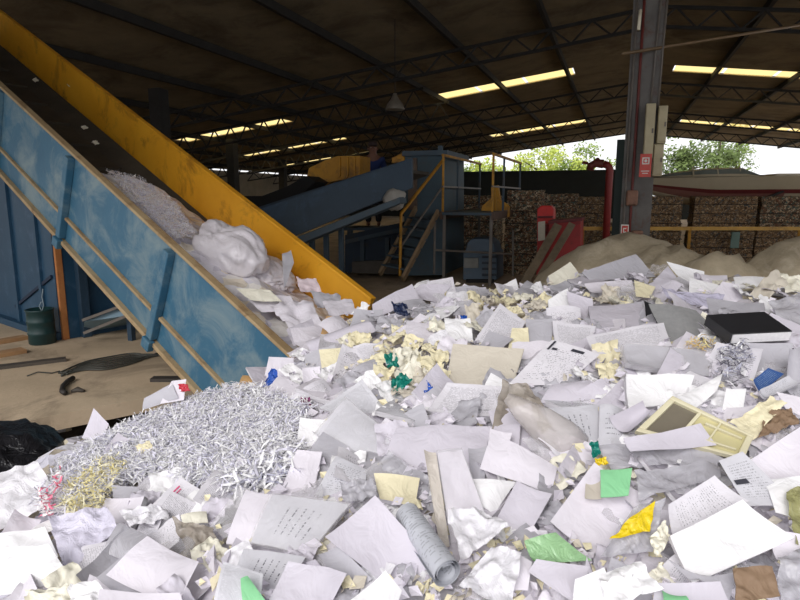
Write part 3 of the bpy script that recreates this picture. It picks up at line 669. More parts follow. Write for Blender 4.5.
# ------------------------------------------------------------------ worker behind the conveyor
wk = P(373, 158, 12.6)
wz = P(373, 144, 12.6).z-1.72
per = thing('person', (wk.x, wk.y, wz), 'person in blue work jacket and dark cap standing behind the smaller conveyor', 'person')
def skin(name, pts_, es, rs, m_, par, lv=2):
    me = bpy.data.meshes.new(name); off = Vector(par['_w']) if False else Vector((0, 0, 0))
    me.from_pydata([tuple(Vector(p)) for p in pts_], es, []); o = bpy.data.objects.new(name, me); C.objects.link(o)
    md = o.modifiers.new('skin', 'SKIN'); md.use_smooth_shade = True
    for i, r in enumerate(rs): me.skin_vertices[0].data[i].radius = (r, r) if not isinstance(r, tuple) else r
    me.skin_vertices[0].data[0].use_root = True
    sb = o.modifiers.new('sub', 'SUBSURF'); sb.levels = lv; sb.render_levels = lv
    me.materials.append(m_); o.parent = par; return o
SK_ = mat('skin_tone', (128,86,66), (112,74,58), rough=.6)
J = [(0,0,.95),(0,0,1.15),(0,-.02,1.38),(0,-.02,1.5),(0,-.05,1.6),(0,-.04,1.68), (-.1,0,.88),(-.11,-.02,.48),(-.11,.02,.08),(-.11,-.12,.04),(.1,0,.88),(.11,-.02,.48),(.11,.02,.08),(.11,-.12,.04),
     (-.19,0,1.4),(-.25,-.03,1.13),(-.2,-.25,1.02),(-.17,-.33,1.02),(.19,0,1.4),(.25,-.03,1.13),(.2,-.25,1.02),(.17,-.33,1.02)]
E_ = [(0,1),(1,2),(2,3),(3,4),(4,5),(0,6),(6,7),(7,8),(8,9),(0,10),(10,11),(11,12),(12,13),(2,14),(14,15),(15,16),(16,17),(2,18),(18,19),(19,20),(20,21)]
R_ = [.13,.13,.14,.055,.1,.085,.09,.06,.045,.04,.09,.06,.045,.04,.06,.048,.036,.04,.06,.048,.036,.04]
skin('body', J, E_, R_, SK_, per)
jk = [0,1,2,14,15,16,18,19,20]; mp_ = {j: i for i, j in enumerate(jk)}
skin('jacket', [J[j] for j in jk], [(mp_[a], mp_[b]) for a, b in E_ if a in mp_ and b in mp_], [.16,.155,.165,.085,.068,.055,.085,.068,.055], mat('jacket_blue', (34,54,110), (26,42,92), rough=.8), per)
tk = [0,6,7,8,10,11,12]; mp_ = {j: i for i, j in enumerate(tk)}
skin('trousers', [J[j] for j in tk], [(mp_[a], mp_[b]) for a, b in E_ if a in mp_ and b in mp_], [.15,.11,.082,.07,.11,.082,.07], mat('trouser_dark', (36,36,44), (28,28,36), rough=.85), per)
def local(mb, name, m_):
    o = mb.build(name, m_, loc=(0, 0, 0), smooth=True); o.parent = per; o.location = (0, 0, 0); return o
cp = local(blob((0, -.03, 1.71), .1, .115, .07, 3, .05), 'cap', mat('cap_dark', (58,42,40), (46,34,34), rough=.9))
local(MB().box((0, -.15, 1.68), (.14, .1, .012)), 'cap_brim', mat('cap_dark', (58,42,40))).parent = cp
local(blob((0, -.155, 1.605), .016, .024, .026, 1, .05), 'nose', SK_)
for s in (-1, 1):
    local(blob((s*.035, -.135, 1.635), .014, .01, .009, 1, .02, 2), 'eye', mat('eye_white', (200,195,190), (60,50,45), scale=40))
    local(blob((s*.1, -.04, 1.615), .014, .03, .035, 2, .05, 2), 'ear', SK_)
    for k_ in range(4): local(MB().tube([(s*(.155+.014*k_), -.34, 1.02), (s*(.155+.014*k_), -.385, 1.015), (s*(.155+.014*k_), -.405, .99)], [.008, .0075, .006], 6), 'finger', SK_)
    local(MB().tube([(s*.15, -.32, 1.02), (s*.128, -.345, 1.02), (s*.122, -.365, 1.015)], [.01, .009, .007], 6), 'thumb', SK_)
local(MB().box((0, -.15, 1.572), (.045, .01, .008)), 'mouth', mat('lip', (104,60,52)))
wp = thing('work_stand', (wk.x, wk.y, 0), 'steel stand under the worker, hidden behind the smaller conveyor', 'stand')
MB().box((wk.x, wk.y, wz-.03), (1.2, .9, .06)).build('deck', GB, wp)
for sx in (-.5, .5):
    for sy in (-.38, .38): MB().box((wk.x+sx, wk.y+sy, (wz-.06)/2), (.06, .06, wz-.06)).build('leg', GB, wp)

# ------------------------------------------------------------------ trees outside
LF = {}
def leafmat(i, c1, c2):
    return mat('leaf_%s' % i, c1, c2, scale=.8, rough=.7, spec=.2)
BARK = mat('bark', (96,84,68), (74,64,52), scale=3, rough=.9)
def tree(px, Z, h, cr, lab, lm, seed, trunk_h=None, lean=0, n=2600):
    r = random.Random(seed); b = P(px, 192, Z); b = Vector((b.x, b.y, -.3))
    t = thing('tree', b, lab, 'tree', 'trees beyond the hall')
    th = trunk_h or h*.5; top = b+Vector((lean, 0, h*.8))
    m = MB(); m.tube([b, b.lerp(top, .3)+Vector((r.uniform(-.2, .2), 0, 0)), b.lerp(top, .65), top], [.28, .22, .15, .05], 8)
    m.build('trunk', BARK, t, smooth=True)
    br = []
    for i in range(6):
        p = b.lerp(top, r.uniform(.35, .8)); e = p+Vector((r.uniform(-1, 1)*cr*.7, r.uniform(-1, 1)*cr*.5, r.uniform(.3, 1.2))); br.append(e)
        MB().tube([p, p.lerp(e, .5)+UP*.15, e], [.1, .07, .03], 6).build('branch', BARK, t)
    m = MB(); cs = [b+Vector((lean, 0, th+(h-th)*.5))+Vector((r.gauss(0, .45)*cr, r.gauss(0, .45)*cr, r.gauss(0, .35)*(h-th)*.6)) for _ in range(16)]+br
    for i in range(n):
        c = r.choice(cs); d = Vector((r.gauss(0, 1), r.gauss(0, 1), r.gauss(0, 1))).normalized()*(cr*.33*r.random()**.4); p = c+d
        a = Vector((r.gauss(0, 1), r.gauss(0, 1), r.gauss(0, 1))).normalized(); bb_ = a.orthogonal().normalized(); s = r.uniform(.13, .25)
        m.add([p-a*s, p+bb_*s*.6, p+a*s, p-bb_*s*.6], [(0, 1, 2, 3)])
    m.build('crown', lm, t)
L1 = leafmat('bright', (196,206,104), (150,170,72)); L2 = leafmat('mid', (150,168,84), (110,134,60)); L3 = leafmat('deep', (124,142,86), (96,114,66))
tree(505, 68.0, 6.28, 3.25, 'bright leafy tree beyond the hall just right of the platform railing', L1, 1, 1.5)
tree(540, 65.3, 7.10, 3.50, 'yellow green tree in the middle of the gap left of the column', L1, 2, 1.5)
tree(572, 69.4, 7.64, 3.25, 'mid green tree behind the yellow green one left of the column', L2, 3, 1.6)
tree(455, 70.7, 6.55, 3.50, 'green tree seen above the platform handrail', L2, 4, 1.4)
tree(680, 62.6, 8.18, 3.25, 'dense green tree in the gap right of the beige electrical boxes', L3, 5, 2.0, n=3200)
tree(712, 63.9, 10.22, 2.88, 'tree with a bare pale trunk above the boat cabin', L3, 6, 3.9, .5, n=1400)
tree(737, 68.0, 10.22, 2.50, 'thin tree with a leaning trunk right of the bare trunk above the boat', L2, 7, 4.1, -.6, n=1100)
tree(650, 70.7, 7.50, 3.00, 'green tree mostly hidden behind the steel column', L2, 8, 1.7)
# ------------------------------------------------------------------ papers
PW = paper('paper_white', (231,226,235)); PB = paper('paper_bright', (248,247,250), wrinkle=.4); PL = paper('paper_lavender', (213,208,219)); PG = paper('paper_grey', (190,188,196))
PC = paper('paper_cream', (238,229,196), wrinkle=.5); PCL = paper('paper_pale_cream', (240,236,220), wrinkle=.4); PTAN = paper('paper_beige', (214,206,192))
PT = paper('page_text', (222,219,226), text=.42, rows=34); PTS = paper('page_sparse', (228,225,232), text=.5, rows=26, thresh=.54, margin=.14, lt=.36); PTG = paper('page_grey_text', (208,207,214), text=.45, rows=20, thresh=.52, margin=.14)
PLED = paper('page_ledger', (216,215,222), text=.4, rows=44, margin=.07, grid=True, thresh=.35); PTITLE = paper('cover_title', (206,205,212), text=.8, rows=9, thresh=.52, margin=.22, tcol=(60,60,72), lt=.2)
PGRN = paper('paper_green', (140,206,154), wrinkle=.3); CARD = paper('cardboard', (186,150,104), wrinkle=.4); BRN = paper('brown_board', (142,118,96), wrinkle=.6)
EDG = edges('page_edge', (236,234,238), (176,172,180)); EDGC = edges('cream_edge', (226,218,196), (160,150,130))
FILM = film('clear_film', (236,234,238), .26, bscale=7); FILMG = film('grey_film', (202,200,208), .66, bscale=9); FILMB = film('murky_film', (172,162,150), .66, bscale=10); FILMW = film('white_film', (240,238,244), .88, rough=.3, bscale=9)
GRNF = film('green_film', (170,214,162), .85, bscale=14); YELF = film('yellow_film', (244,214,40), .9, bscale=14); BLUF = film('blue_film', (40,92,190), .9, bscale=16); TEALF = film('teal_film2', (28,130,116), .92, bscale=12)
DARK = mat('book_black', (44,44,48), (36,36,40), scale=8, rough=.45); DGREY = mat('file_grey', (150,150,150), (136,136,138), scale=40, rough=.8)

def quad3(cs, n, c):
    out = []
    for x, y in cs:
        r = ray(x, y); t = (c-EYE).dot(n)/r.dot(n); out.append(EYE+r*t)
    return out
def sheet(q, n, t=.0006, au=0, av=0, wr=.003, seed=0, N=10, fold=0, ragged=0, crumple=0):
    """a sheet or block of pages on four corners: curl across u and v, creases, thickness"""
    m = MB(); rows = []; low = []; rr = random.Random(seed); fx = rr.uniform(.3, .7); sz = ((q[1]-q[0]).length+(q[3]-q[0]).length)/2
    cl = [rr.uniform(-1, 1) for _ in range(4)]
    for i in range(N+1):
        ra = []; rb = []
        v = i/N
        for j in range(N+1):
            u = j/N
            p = q[0]*(1-u)*(1-v)+q[1]*u*(1-v)+q[2]*u*v+q[3]*(1-u)*v
            h = au*((2*u-1)**2-.4)+av*((2*v-1)**2-.4)
            h += wr*2.2*noise.noise(p*9+Vector((seed*1.3, 0, 0)))+wr*noise.noise(p*22+Vector((0, seed, 0)))
            if fold: h -= fold*abs(u-fx)*2
            k = ((u if cl[0] > 0 else 1-u)*(v if cl[1] > 0 else 1-v))**3; h += wr*3.5*abs(cl[2])*k
            if crumple:
                w = p*(2.2/sz)+Vector((seed, seed*.7, 0)); nv = Vector(noise.noise_vector(w*1.6))
                h += sz*crumple*(.9-1.8*abs(noise.noise(w*1.3)) - .9*abs(noise.noise(w*2.7+nv)))
                p = p+nv*sz*crumple*.45
            if ragged and (i in (0, N) or j in (0, N)): p = p+Vector(noise.noise_vector(p*37))*ragged
            ra.append(p+n*h)
            off = Vector(noise.noise_vector(Vector((i/N*2.1+seed, j/N*2.1, 9))))*t*.12 if t > .004 else Vector((0, 0, 0))
            rb.append(p+n*(h*(1 if t < .01 else .8)-t)+off)
        rows.append(ra); low.append(rb)
    m.grid(rows, 0); o = len(m.v); m.grid(low, 0 if t < .003 else 1)
    K = N+1; ring = [(0, j) for j in range(K)]+[(i, N) for i in range(1, K)]+[(N, j) for j in range(N-1, -1, -1)]+[(i, 0) for i in range(N-1, 0, -1)]
    if True:   # rim with its own vertices so the edge stays crisp
        vs = []; L = len(ring)
        for i, j in ring: vs += [rows[i][j], low[i][j]]
        m.add(vs, [(2*a, 2*a+1, (2*a+3) % (2*L), (2*a+2) % (2*L)) for a in range(L)], 1 if t > .004 else 0)
    else:
        m.f += [(a[0]*K+a[1], o+a[0]*K+a[1], o+b[0]*K+b[1], b[0]*K+b[1]) for a, b in zip(ring, ring[1:]+ring[:1])]; m.mi += [0]*len(ring)
    return m
HEROES = []   # (label phrase, polygon px, centre px) for the gaps and the fillers' labels
_hc = [0]
def hn(tilt=30, lean=0):
    t, l = math.radians(tilt), math.radians(lean)
    return Vector((math.sin(l), -math.sin(t)*math.cos(l), math.cos(t)*math.cos(l))).normalized()
def place(cs, tilt, lean, lift, at=None):
    x = sum(c[0] for c in cs)/len(cs); y = sum(c[1] for c in cs)/len(cs)
    b = surf(*at) if at else surf(x, y); d = (b-EYE); d = d*(1-lift/d.length)
    n = hn(tilt, lean); q0 = EYE+d
    if at: q0 = q0
    return quad3(cs, n, q0), n
GRP = {}
def hero(name, label, cat, cs, m_, t=.0006, lift=.03, tilt=30, lean=0, au=0, av=0, wr=.003, fold=0, lm=None, sleeve=None, edge=None, N=10, ragged=0, crumple=0, at=None, mark=None, cover=None, ink=None):
    _hc[0] += 1; sd = _hc[0]; rr = random.Random(sd)
    lean = lean or rr.uniform(-7, 7)
    q, n = place(cs, tilt, lean, lift, at)
    HEROES.append((lm, cs, (sum(c[0] for c in cs)/4, sum(c[1] for c in cs)/4)))
    kw = dict(au=au, av=av, wr=wr, seed=sd, N=N, fold=fold, ragged=ragged, crumple=crumple)
    if not crumple:
        kw['au'] += rr.gauss(0, .005); kw['av'] += rr.gauss(0, .005)
    c = sum(q, Vector())/4
    if t > .004 or sleeve or mark or cover:
        th = thing(name, c-n*t, label, cat)
        body = sheet(q, n, t, **kw).build('page_block' if t > .004 else 'sheet', [m_, edge or EDG], th, smooth=True)
        if cover or (t > .004 and not sleeve):
            z = [c+(p-c)*.985+n*.0016+RT*rr.uniform(-.004, .004)+UP*rr.uniform(-.003, .003) for p in q]
            sheet(z, n, .0006, **kw).build('top_page', [cover or m_, EDG], th, smooth=True)
        if sleeve:
            z = [c+(p-c)*1.05+n*.004 for p in q]; kk = dict(kw); kk['wr'] = max(wr, .004)*1.25
            sheet(z, n, .0008 if t < .004 else t+.006, **kk).build('plastic_sleeve', [sleeve, sleeve], th, smooth=True)
        if mark:
            for (u0, v0, u1, v1) in mark:
                mm_ = MB()
                f = lambda u, v: q[0]*(1-u)*(1-v)+q[1]*u*(1-v)+q[2]*u*v+q[3]*(1-u)*v+n*(.004+abs(au)*.7+abs(av)*.7)
                mm_.prism([f(u0, v0), f(u1, v0), f(u1, v1), f(u0, v1)], n*.0006)
                mm_.build('printed_mark', ink or mat('ink', (52,52,62), (60,60,70)), th)
        return th
    return tag(sheet(q, n, t, **kw).build(name, [m_, edge or EDG], smooth=True), label, cat)
S = lambda label, cs, m_=PW, **k: hero('paper_sheet', label, 'paper', cs, m_, **k)
D = lambda label, cs, m_=PT, **k: hero('document_stack', label, 'documents', cs, m_, **{'t': .014, **k})
EN = lambda label, cs, m_=PL, **k: hero('envelope', label, 'envelope', cs, m_, **{'t': .003, **k})
CR = lambda label, cs, m_=PC, **k: hero('crumpled_paper', label, 'paper', cs, m_, **{'crumple': .2, 'N': 16, **k})
PBAG = lambda label, cs, m_=FILMW, **k: hero('plastic_bag', label, 'bag', cs, m_, **{'crumple': .12, 'N': 18, **k})

# ---- bottom left corner
PBAG('big pale grey plastic sack lying along the left edge below the black bag', [(-25,478),(40,461),(58,500),(-20,545)], FILMW, lift=.06, crumple=.08, lm='the pale sack at the left edge')
S('creased white sheet at the left edge directly below the pale sack', [(-20,535),(46,529),(58,556),(-10,560)], PB, lift=.07, wr=.006, lm=None)
S('big bright white crumpled sheet low at the left edge', [(-15,548),(50,545),(72,580),(-5,596)], PB, lift=.09, wr=.008, tilt=35, lm='the bright white sheet at the left edge')
PBAG('lavender plastic bag with creases below the pink and yellow shreds', [(49,518),(108,508),(120,530),(66,580)], film('lav_film', (226,222,240), .92, rough=.3), lift=.07, crumple=.1, lm='the lavender plastic bag')
hero('plastic_sleeve', 'grey plastic sleeve standing on its corner right of the lavender bag', 'sleeve', [(119,521),(147,535),(128,562),(102,550)], FILMG, lift=.08, t=.003, wr=.004, lm='the grey plastic sleeve')
S('large white sheet with a curled back corner in the lower left, lying over darker bags', [(106,575),(148,538),(199,562),(178,608)], PW, lift=.1, av=.02, au=-.012, lm='the curled white sheet')
S('pale grey sheet under the large curled white sheet', [(98,580),(130,552),(190,596),(140,612)], PG, lift=.03, av=.01)
S('letter with a pink printed line just under the white shreds', [(148,509),(181,478),(208,494),(192,517)], PTS, lift=.05, lm='the letter with the pink print', mark=[(.45,.16,.8,.2),(.5,.26,.75,.29)], ink=mat('pink_ink', (226,96,140), (214,90,132)))
S('square grey sheet half buried in yellow shreds', [(112,486),(138,486),(140,506),(114,508)], PG, lift=.05, lm='the square grey sheet')
CR('crumpled clear wrapper between the shreds and the large curled white sheet', [(120,512),(160,506),(172,520),(130,528)], FILMW, lift=.08)
D('thin file with ridged spine poking out of the murky bags at lower left', [(180,514),(206,510),(208,522),(183,526)], PCL, lift=.06, t=.008)
PBAG('murky brown plastic bag between the letter with pink print and the divider sleeve', [(170,520),(215,528),(222,556),(190,560)], FILMB, lift=.02, crumple=.15, lm='the murky brown bag at lower left')
CR('small white crumpled sheet at the bottom edge left of the printed form', [(68,586),(100,582),(112,604),(74,610)], PB, lift=.1)
CR('cream edged wrapper at the bottom left corner of the heap', [(24,592),(70,585),(80,604),(30,612)], PCL, lift=.08)
S('white sheet cut by the bottom edge below the curled white sheet', [(100,590),(180,594),(190,620),(95,620)], PW, lift=.06)
# ---- bottom centre left
hero('document_stack', 'documents in a clear divider sleeve with a printed grey cover, text running sideways', 'documents', [(349,504),(306,555),(250,541),(272,493)], PTITLE, t=.012, lift=.09, tilt=38, sleeve=FILM, av=-.01, lm='the sleeved documents with the printed grey cover')
D('white half of an opened sleeve left of the printed grey cover', [(246,489),(274,494),(252,546),(226,543)], PW, t=.01, lift=.08, tilt=36, lm='the white half of the opened sleeve')
hero('plastic_sleeve', 'folded back clear sleeve left of the white half of the opened sleeve', 'sleeve', [(240,486),(250,489),(228,542),(209,526)], FILM, t=.002, lift=.07, tilt=34)
D('second printed sleeve partly hidden under the grey cover sleeve', [(306,557),(280,595),(232,578),(244,548)], PTITLE, lift=.04, t=.01, lm=None)
S('printed form with a column table at the bottom edge', [(223,560),(263,573),(260,612),(212,606)], PLED, lift=.1, tilt=38, lm='the printed form at the bottom edge')
S('bright green slip lying on the printed form at the bottom edge', [(240,578),(247,575),(265,600),(243,606)], PGRN, lift=.125, tilt=38)
S('folded pale blue-grey sheet with a centre crease left of the rolled magazine at the bottom', [(288,558),(347,572),(326,612),(264,606)], PL, lift=.09, fold=.02, tilt=35, lm='the folded blue-grey sheet')
EN('large blank pale envelope on its corner left of the rolled grey magazine', [(325,537),(375,496),(436,566),(386,586)], PL, lift=.1, tilt=40, lm='the large blank envelope')
S('white sheet with a torn corner at the bottom edge under the large envelope', [(350,600),(385,575),(402,590),(392,620)], PB, lift=.13, wr=.006)
S('grey sheet sticking out between the printed cover and the large envelope', [(318,555),(338,545),(372,580),(345,592)], PG, lift=.04)
D('white closed page pack standing above the printed grey cover', [(297,450),(322,452),(314,493),(281,490)], PW, t=.02, lift=.05, tilt=42, lm='the white page pack above the printed cover')
D('grey printed pages right of the white page pack above the printed cover', [(336,455),(366,468),(366,503),(314,497)], PTG, t=.01, lift=.045, tilt=38, lm='the grey printed pages')
CR('crumpled clear wrapper with a blue mark left of the large envelope', [(340,485),(372,478),(378,498),(346,504)], FILMG, lift=.07, lm=None)
D('cream page pack wedged above the large envelope', [(374,474),(420,478),(414,508),(380,500)], PC, t=.02, lift=.04, lm='the cream page pack above the envelope')
# ---- bottom centre right
hero('document_stack', 'tall plastic wrapped white page bundle standing in the middle of the heap', 'documents', [(437,455),(462,449),(487,520),(452,548)], PW, t=.03, lift=.1, tilt=45, sleeve=FILM, wr=.008, lm='the tall plastic wrapped bundle')
hero('packing_strip', 'murky tan plastic strip along the left side of the tall wrapped bundle', 'strip', [(424,450),(436,452),(450,548),(440,548)], film('tan_film', (228,218,204), .6), t=.004, lift=.11, tilt=45, wr=.008)
PBAG('crushed clear wrapper at the foot of the tall wrapped bundle', [(446,512),(484,508),(510,528),(462,560)], FILMW, lift=.12, crumple=.16, lm='the crushed wrapper under the tall bundle')
S('white sheet slanting down right of the tall wrapped bundle', [(492,431),(558,466),(551,494),(480,468)], PW, lift=.08, tilt=38, lm='the white sheet right of the tall bundle')
S('small white sheet corner under the slanting sheet', [(472,478),(516,481),(494,514),(478,504)], PB, lift=.055, tilt=40)
S('pale folded sheet standing right of the crushed wrapper', [(517,481),(552,494),(526,540),(496,520)], PL, lift=.06, tilt=42, au=.012, lm='the pale folded sheet')
S('long thin white pages at the left of the slanting white sheet', [(468,450),(490,446),(484,484),(472,488)], PG, lift=.05)
S('big blank white sheet on its corner in the lower middle, left of the yellow bag', [(549,523),(593,464),(652,500),(597,557)], PW, lift=.07, tilt=42, av=.012, lm='the big blank sheet left of the yellow bag')
hero('plastic_film', 'bright green translucent plastic film beneath the big blank white sheet', 'plastic film', [(524,541),(556,532),(592,560),(532,564)], GRNF, lift=.1, tilt=38, t=.001, wr=.008, lm='the green plastic film')
PBAG('white crumpled plastic bag at the bottom edge right of the rolled magazine', [(458,588),(492,546),(522,552),(512,604)], FILMW, lift=.13, crumple=.14, lm='the white crumpled bag at the bottom edge')
S('blank sheet at the bottom edge below the green plastic film', [(528,572),(536,560),(590,566),(578,606)], PL, lift=.12, tilt=36, lm='the blank sheet below the green film')
S('bright white sheet corner at the bottom edge left of the crumpled paper ball', [(574,582),(604,568),(622,612),(572,612)], PB, lift=.13)
CR('white crumpled paper ball at the bottom edge below the yellow bag', [(598,574),(640,562),(662,590),(600,612)], PB, lift=.15, tilt=40, lm='the white crumpled paper at the bottom edge')
S('pale sheet peeking out above the white crumpled bag', [(508,548),(532,562),(528,590),(510,590)], PW, lift=.1)
# ---- bottom right
PBAG('translucent bag with a dark rim holding the yellow plastic', [(600,556),(634,508),(664,498),(654,552)], FILMG, lift=.11, tilt=42, crumple=.09, lm='the translucent bag holding yellow plastic')
CR('bright yellow plastic sheet crumpled inside the translucent bag', [(609,541),(632,516),(656,501),(650,530)], YELF, lift=.165, tilt=42, crumple=.1, lm='the yellow plastic')
CR('cream wrapper right of the yellow plastic', [(648,540),(664,522),(672,538),(654,560)], PCL, lift=.12)
D('large white document with bold printed lines at lower right', [(668,538),(742,500),(794,538),(692,584)], PB, t=.012, lift=.13, tilt=40, au=.012, wr=.006, lm='the large white document at lower right')
S('fanned printed pages at the left side of the large white document', [(714,476),(748,502),(672,538),(667,506)], PTS, lift=.145, tilt=40)
S('printed page tucked above the large white document with two black bars', [(718,462),(742,452),(800,506),(748,506)], PTG, lift=.15, tilt=40, mark=[(.02,.1,.3,.18),(.06,.45,.4,.55)], lm='the printed page with two black bars')
S('big white sheet at the right edge above the page with black bars', [(742,466),(800,428),(830,480),(770,490)], PW, lift=.12, tilt=34, av=.01, lm='the big white sheet at the right edge')
PBAG('long grey plastic bag lying across under the cracked beige display frame', [(596,446),(700,444),(730,462),(612,470)], FILMG, lift=.07, tilt=30, crumple=.06, lm='the long grey plastic bag')
PBAG('folded grey wrapper with tan edges below the long grey bag', [(634,472),(718,462),(720,478),(640,500)], FILMG, lift=.09, crumple=.07)
hero('folder', 'bright green card lying on the grey plastic at right centre', 'card', [(600,470),(632,468),(628,496),(601,497)], PGRN, t=.003, lift=.17, tilt=40, lm='the bright green card')
S('tan edged wrapper left of the bright green card', [(588,466),(602,466),(601,500),(584,500)], PTAN, lift=.13)
CR('small dark green scrap above the bright green card', [(589,444),(597,441),(601,455),(593,460)], TEALF, lift=.12)
CR('orange yellow scrap just above the bright green card', [(594,459),(606,457),(608,464),(597,466)], YELF, lift=.125)
S('grey sheet below the large white document', [(664,556),(690,580),(736,572),(730,600)], PG, lift=.1)
S('pale grey sheet at the bottom edge left of the brown cardboard piece', [(656,584),(720,582),(736,612),(650,614)], PL, lift=.11, lm=None)
S('green card edge at the bottom right below the grey sheet', [(662,590),(686,596),(690,606),(664,606)], PGRN, lift=.13)
CR('brown cardboard piece at the bottom edge near the right corner', [(733,568),(772,566),(780,596),(736,604)], BRN, lift=.16, tilt=42, crumple=.08, t=.004, lm='the brown cardboard piece')
PBAG('greyish plastic bag in the bottom right corner', [(778,560),(815,540),(820,610),(780,610)], FILMG, lift=.13, lm='the greyish bag in the corner')
PBAG('olive tinted bag at the right edge beside the large white document', [(786,492),(806,486),(808,542),(794,546)], film('olive_film', (168,166,116), .8), lift=.15, crumple=.12)
S('white curled sheet at the right edge below the olive tinted bag', [(770,532),(806,536),(812,566),(776,560)], PW, lift=.12)
S('sheet standing between the printed page and the right edge bag', [(764,480),(800,476),(798,520),(776,512)], PB, lift=.13)
S('small lavender sheet lying on top of the white shreds', [(104,451),(118,433),(131,440),(113,456)], PL, lift=.09)
CR('cream torn scrap on the white shreds right of the small lavender sheet', [(136,447),(150,441),(154,450),(139,456)], PC, lift=.09)
# ---- middle left
D('ledger pages in a grey sleeve at the right of the shreds', [(346,398),(396,437),(372,464),(316,433)], PLED, t=.01, lift=.06, tilt=36, sleeve=FILM, lm='the sleeved ledger')
D('open ledger page behind the sleeved ledger', [(319,408),(362,380),(396,424),(352,420)], PLED, t=.008, lift=.035, tilt=34, lm='the open ledger page')
S('plain white sheet between the shreds and the sleeved ledger', [(300,418),(326,420),(320,452),(296,450)], PB, lift=.05, tilt=38)
S('white sheet with faint print standing at the end of the conveyor', [(269,357),(294,358),(288,388),(262,386)], PW, lift=.0, tilt=62, lm='the white sheet at the conveyor end')
CR('dark blue torn scrap on the white sheet at the conveyor end', [(272,368),(277,371),(280,384),(263,387)], BLUF, lift=.05, tilt=55)
S('tan torn card lying at the edge of the shreds under the blue side panel', [(242,374),(262,379),(260,388),(238,384)], CARD, lift=.02)
S('grey sheet tip standing out of the shreds on the floor side', [(142,410),(144,398),(172,383),(178,398)], PG, lift=.0, tilt=66, at=(160,416), lm='the grey sheet behind the shreds')
S('white sheet curling beside the red scrap behind the shreds', [(160,404),(172,381),(186,379),(184,400)], PW, lift=.02, tilt=66, at=(172,411))
CR('red scrap behind the shreds near the conveyor foot', [(179,384),(188,384),(190,391),(180,392)], film('red_film', (196,40,60), .95), lift=.05, tilt=66, at=(180,408))
S('white paper triangle poking up behind the shreds on the left', [(82,438),(94,408),(109,424),(102,442)], PL, lift=.01, tilt=66, at=(96,436), lm='the white triangle behind the shreds')
CR('purple torn scrap between the shreds and the open ledger page', [(300,398),(310,396),(311,410),(302,414)], film('purple_film', (132,70,110), .95), lift=.05)
D('small white box of pages behind the ledger pages', [(302,368),(320,367),(322,386),(304,388)], PW, t=.03, lift=.03, tilt=50)
S('cream card standing left of the white box of pages', [(319,350),(350,347),(352,366),(322,371)], PC, lift=.03, tilt=45, lm='the cream card')
S('long rolled newspaper sheet crossing the heap above the cream card', [(304,340),(366,318),(376,330),(312,354)], PL, lift=.05, tilt=40, au=0, av=-.03, lm='the long rolled newspaper sheet')
S('tan cardboard flap standing near the yellow conveyor side', [(326,316),(344,316),(341,330),(320,336)], CARD, lift=.03, tilt=50, t=.003, lm='the tan cardboard flap')
CR('green plastic scrap in the cream crumples left of the beige folder', [(384,356),(396,352),(399,366),(388,370)], TEALF, lift=.06)
CR('larger green plastic scrap below the first, left of the beige folder', [(390,382),(402,372),(413,382),(394,396)], TEALF, lift=.06, lm='the larger green scrap')
CR('bright blue plastic scrap left of the printed page stack', [(417,386),(426,383),(434,389),(424,394)], BLUF, lift=.07)
CR('dark blue wrapper lying on the crest of the heap near the yellow panel', [(391,303),(406,306),(416,316),(396,316)], film('navy_film', (44,54,84), .95), lift=.05, lm='the dark blue wrapper')
CR('small blue cap on the heap crest left of the fanned pages', [(460,316),(467,315),(468,321),(461,321)], BLUF, lift=.06)
# ---- centre
hero('envelope', 'beige grey plastic folder lying flat in the middle of the heap', 'folder', [(453,344),(524,350),(512,388),(446,383)], PTAN, t=.006, lift=.05, tilt=32, lm='the beige grey folder', edge=EDGC)
D('printed page stack with a thick white edge in front of the beige folder', [(447,384),(508,388),(494,418),(426,413)], PT, t=.03, lift=.06, tilt=32, lm='the printed page stack')
EN('wide lavender envelope in front of the printed page stack', [(396,426),(492,424),(480,474),(378,470)], PL, lift=.055, tilt=34, wr=.005, lm='the wide lavender envelope')
S('white sheet leaning beside the wide lavender envelope', [(490,430),(512,434),(500,476),(484,470)], PW, lift=.06)
HEROES.append(('the murky grey bag at the centre', [(498,388),(522,382),(590,440),(545,458)], (535, 420)))
S('lavender sheet emerging under the murky grey brown bag', [(488,412),(530,404),(548,452),(500,448)], PL, lift=.05)
S('document page with black header marks standing over the beige folder', [(552,339),(600,354),(564,386),(507,385)], PTS, lift=.09, tilt=36, lm='the page with black header marks', mark=[(.08,.03,.12,.22),(.16,.16,.26,.2),(.5,.08,.75,.14)])
D('printed text pages with columns turned sideways right of the murky bag', [(598,404),(600,446),(566,444),(540,408)], PTITLE, t=.012, lift=.08, tilt=36, lm='the sideways text pages')
D('thin stack of white pages with a curled top above the sideways text pages', [(552,384),(590,380),(604,398),(540,402)], PL, t=.02, lift=.075, av=-.015, lm='the thin stack with curled top')
D('second sideways text page under the grey curl', [(600,404),(624,408),(626,450),(600,448)], PTITLE, t=.006, lift=.07, tilt=36)
S('fanned white sheets on the heap crest behind the beige folder', [(500,303),(526,322),(510,350),(474,342)], PT, lift=.06, tilt=38, lm='the fanned white sheets')
S('cream card slotted at the right end of the fanned sheets', [(512,328),(528,328),(530,350),(508,350)], PC, lift=.05, tilt=40)
D('grey newspaper pack right of the cream card', [(526,318),(554,320),(550,352),(528,350)], PG, t=.012, lift=.05, tilt=38)
D('printed pack with fine lines on the crest above the page with black header marks', [(552,322),(596,326),(592,346),(556,350)], PT, t=.015, lift=.04, tilt=40, lm='the printed pack with fine lines')
D('white pleated paper stack on the crest behind the printed pack', [(548,300),(568,288),(574,318),(550,320)], PB, t=.03, lift=.05, tilt=46, lm='the pleated white stack')
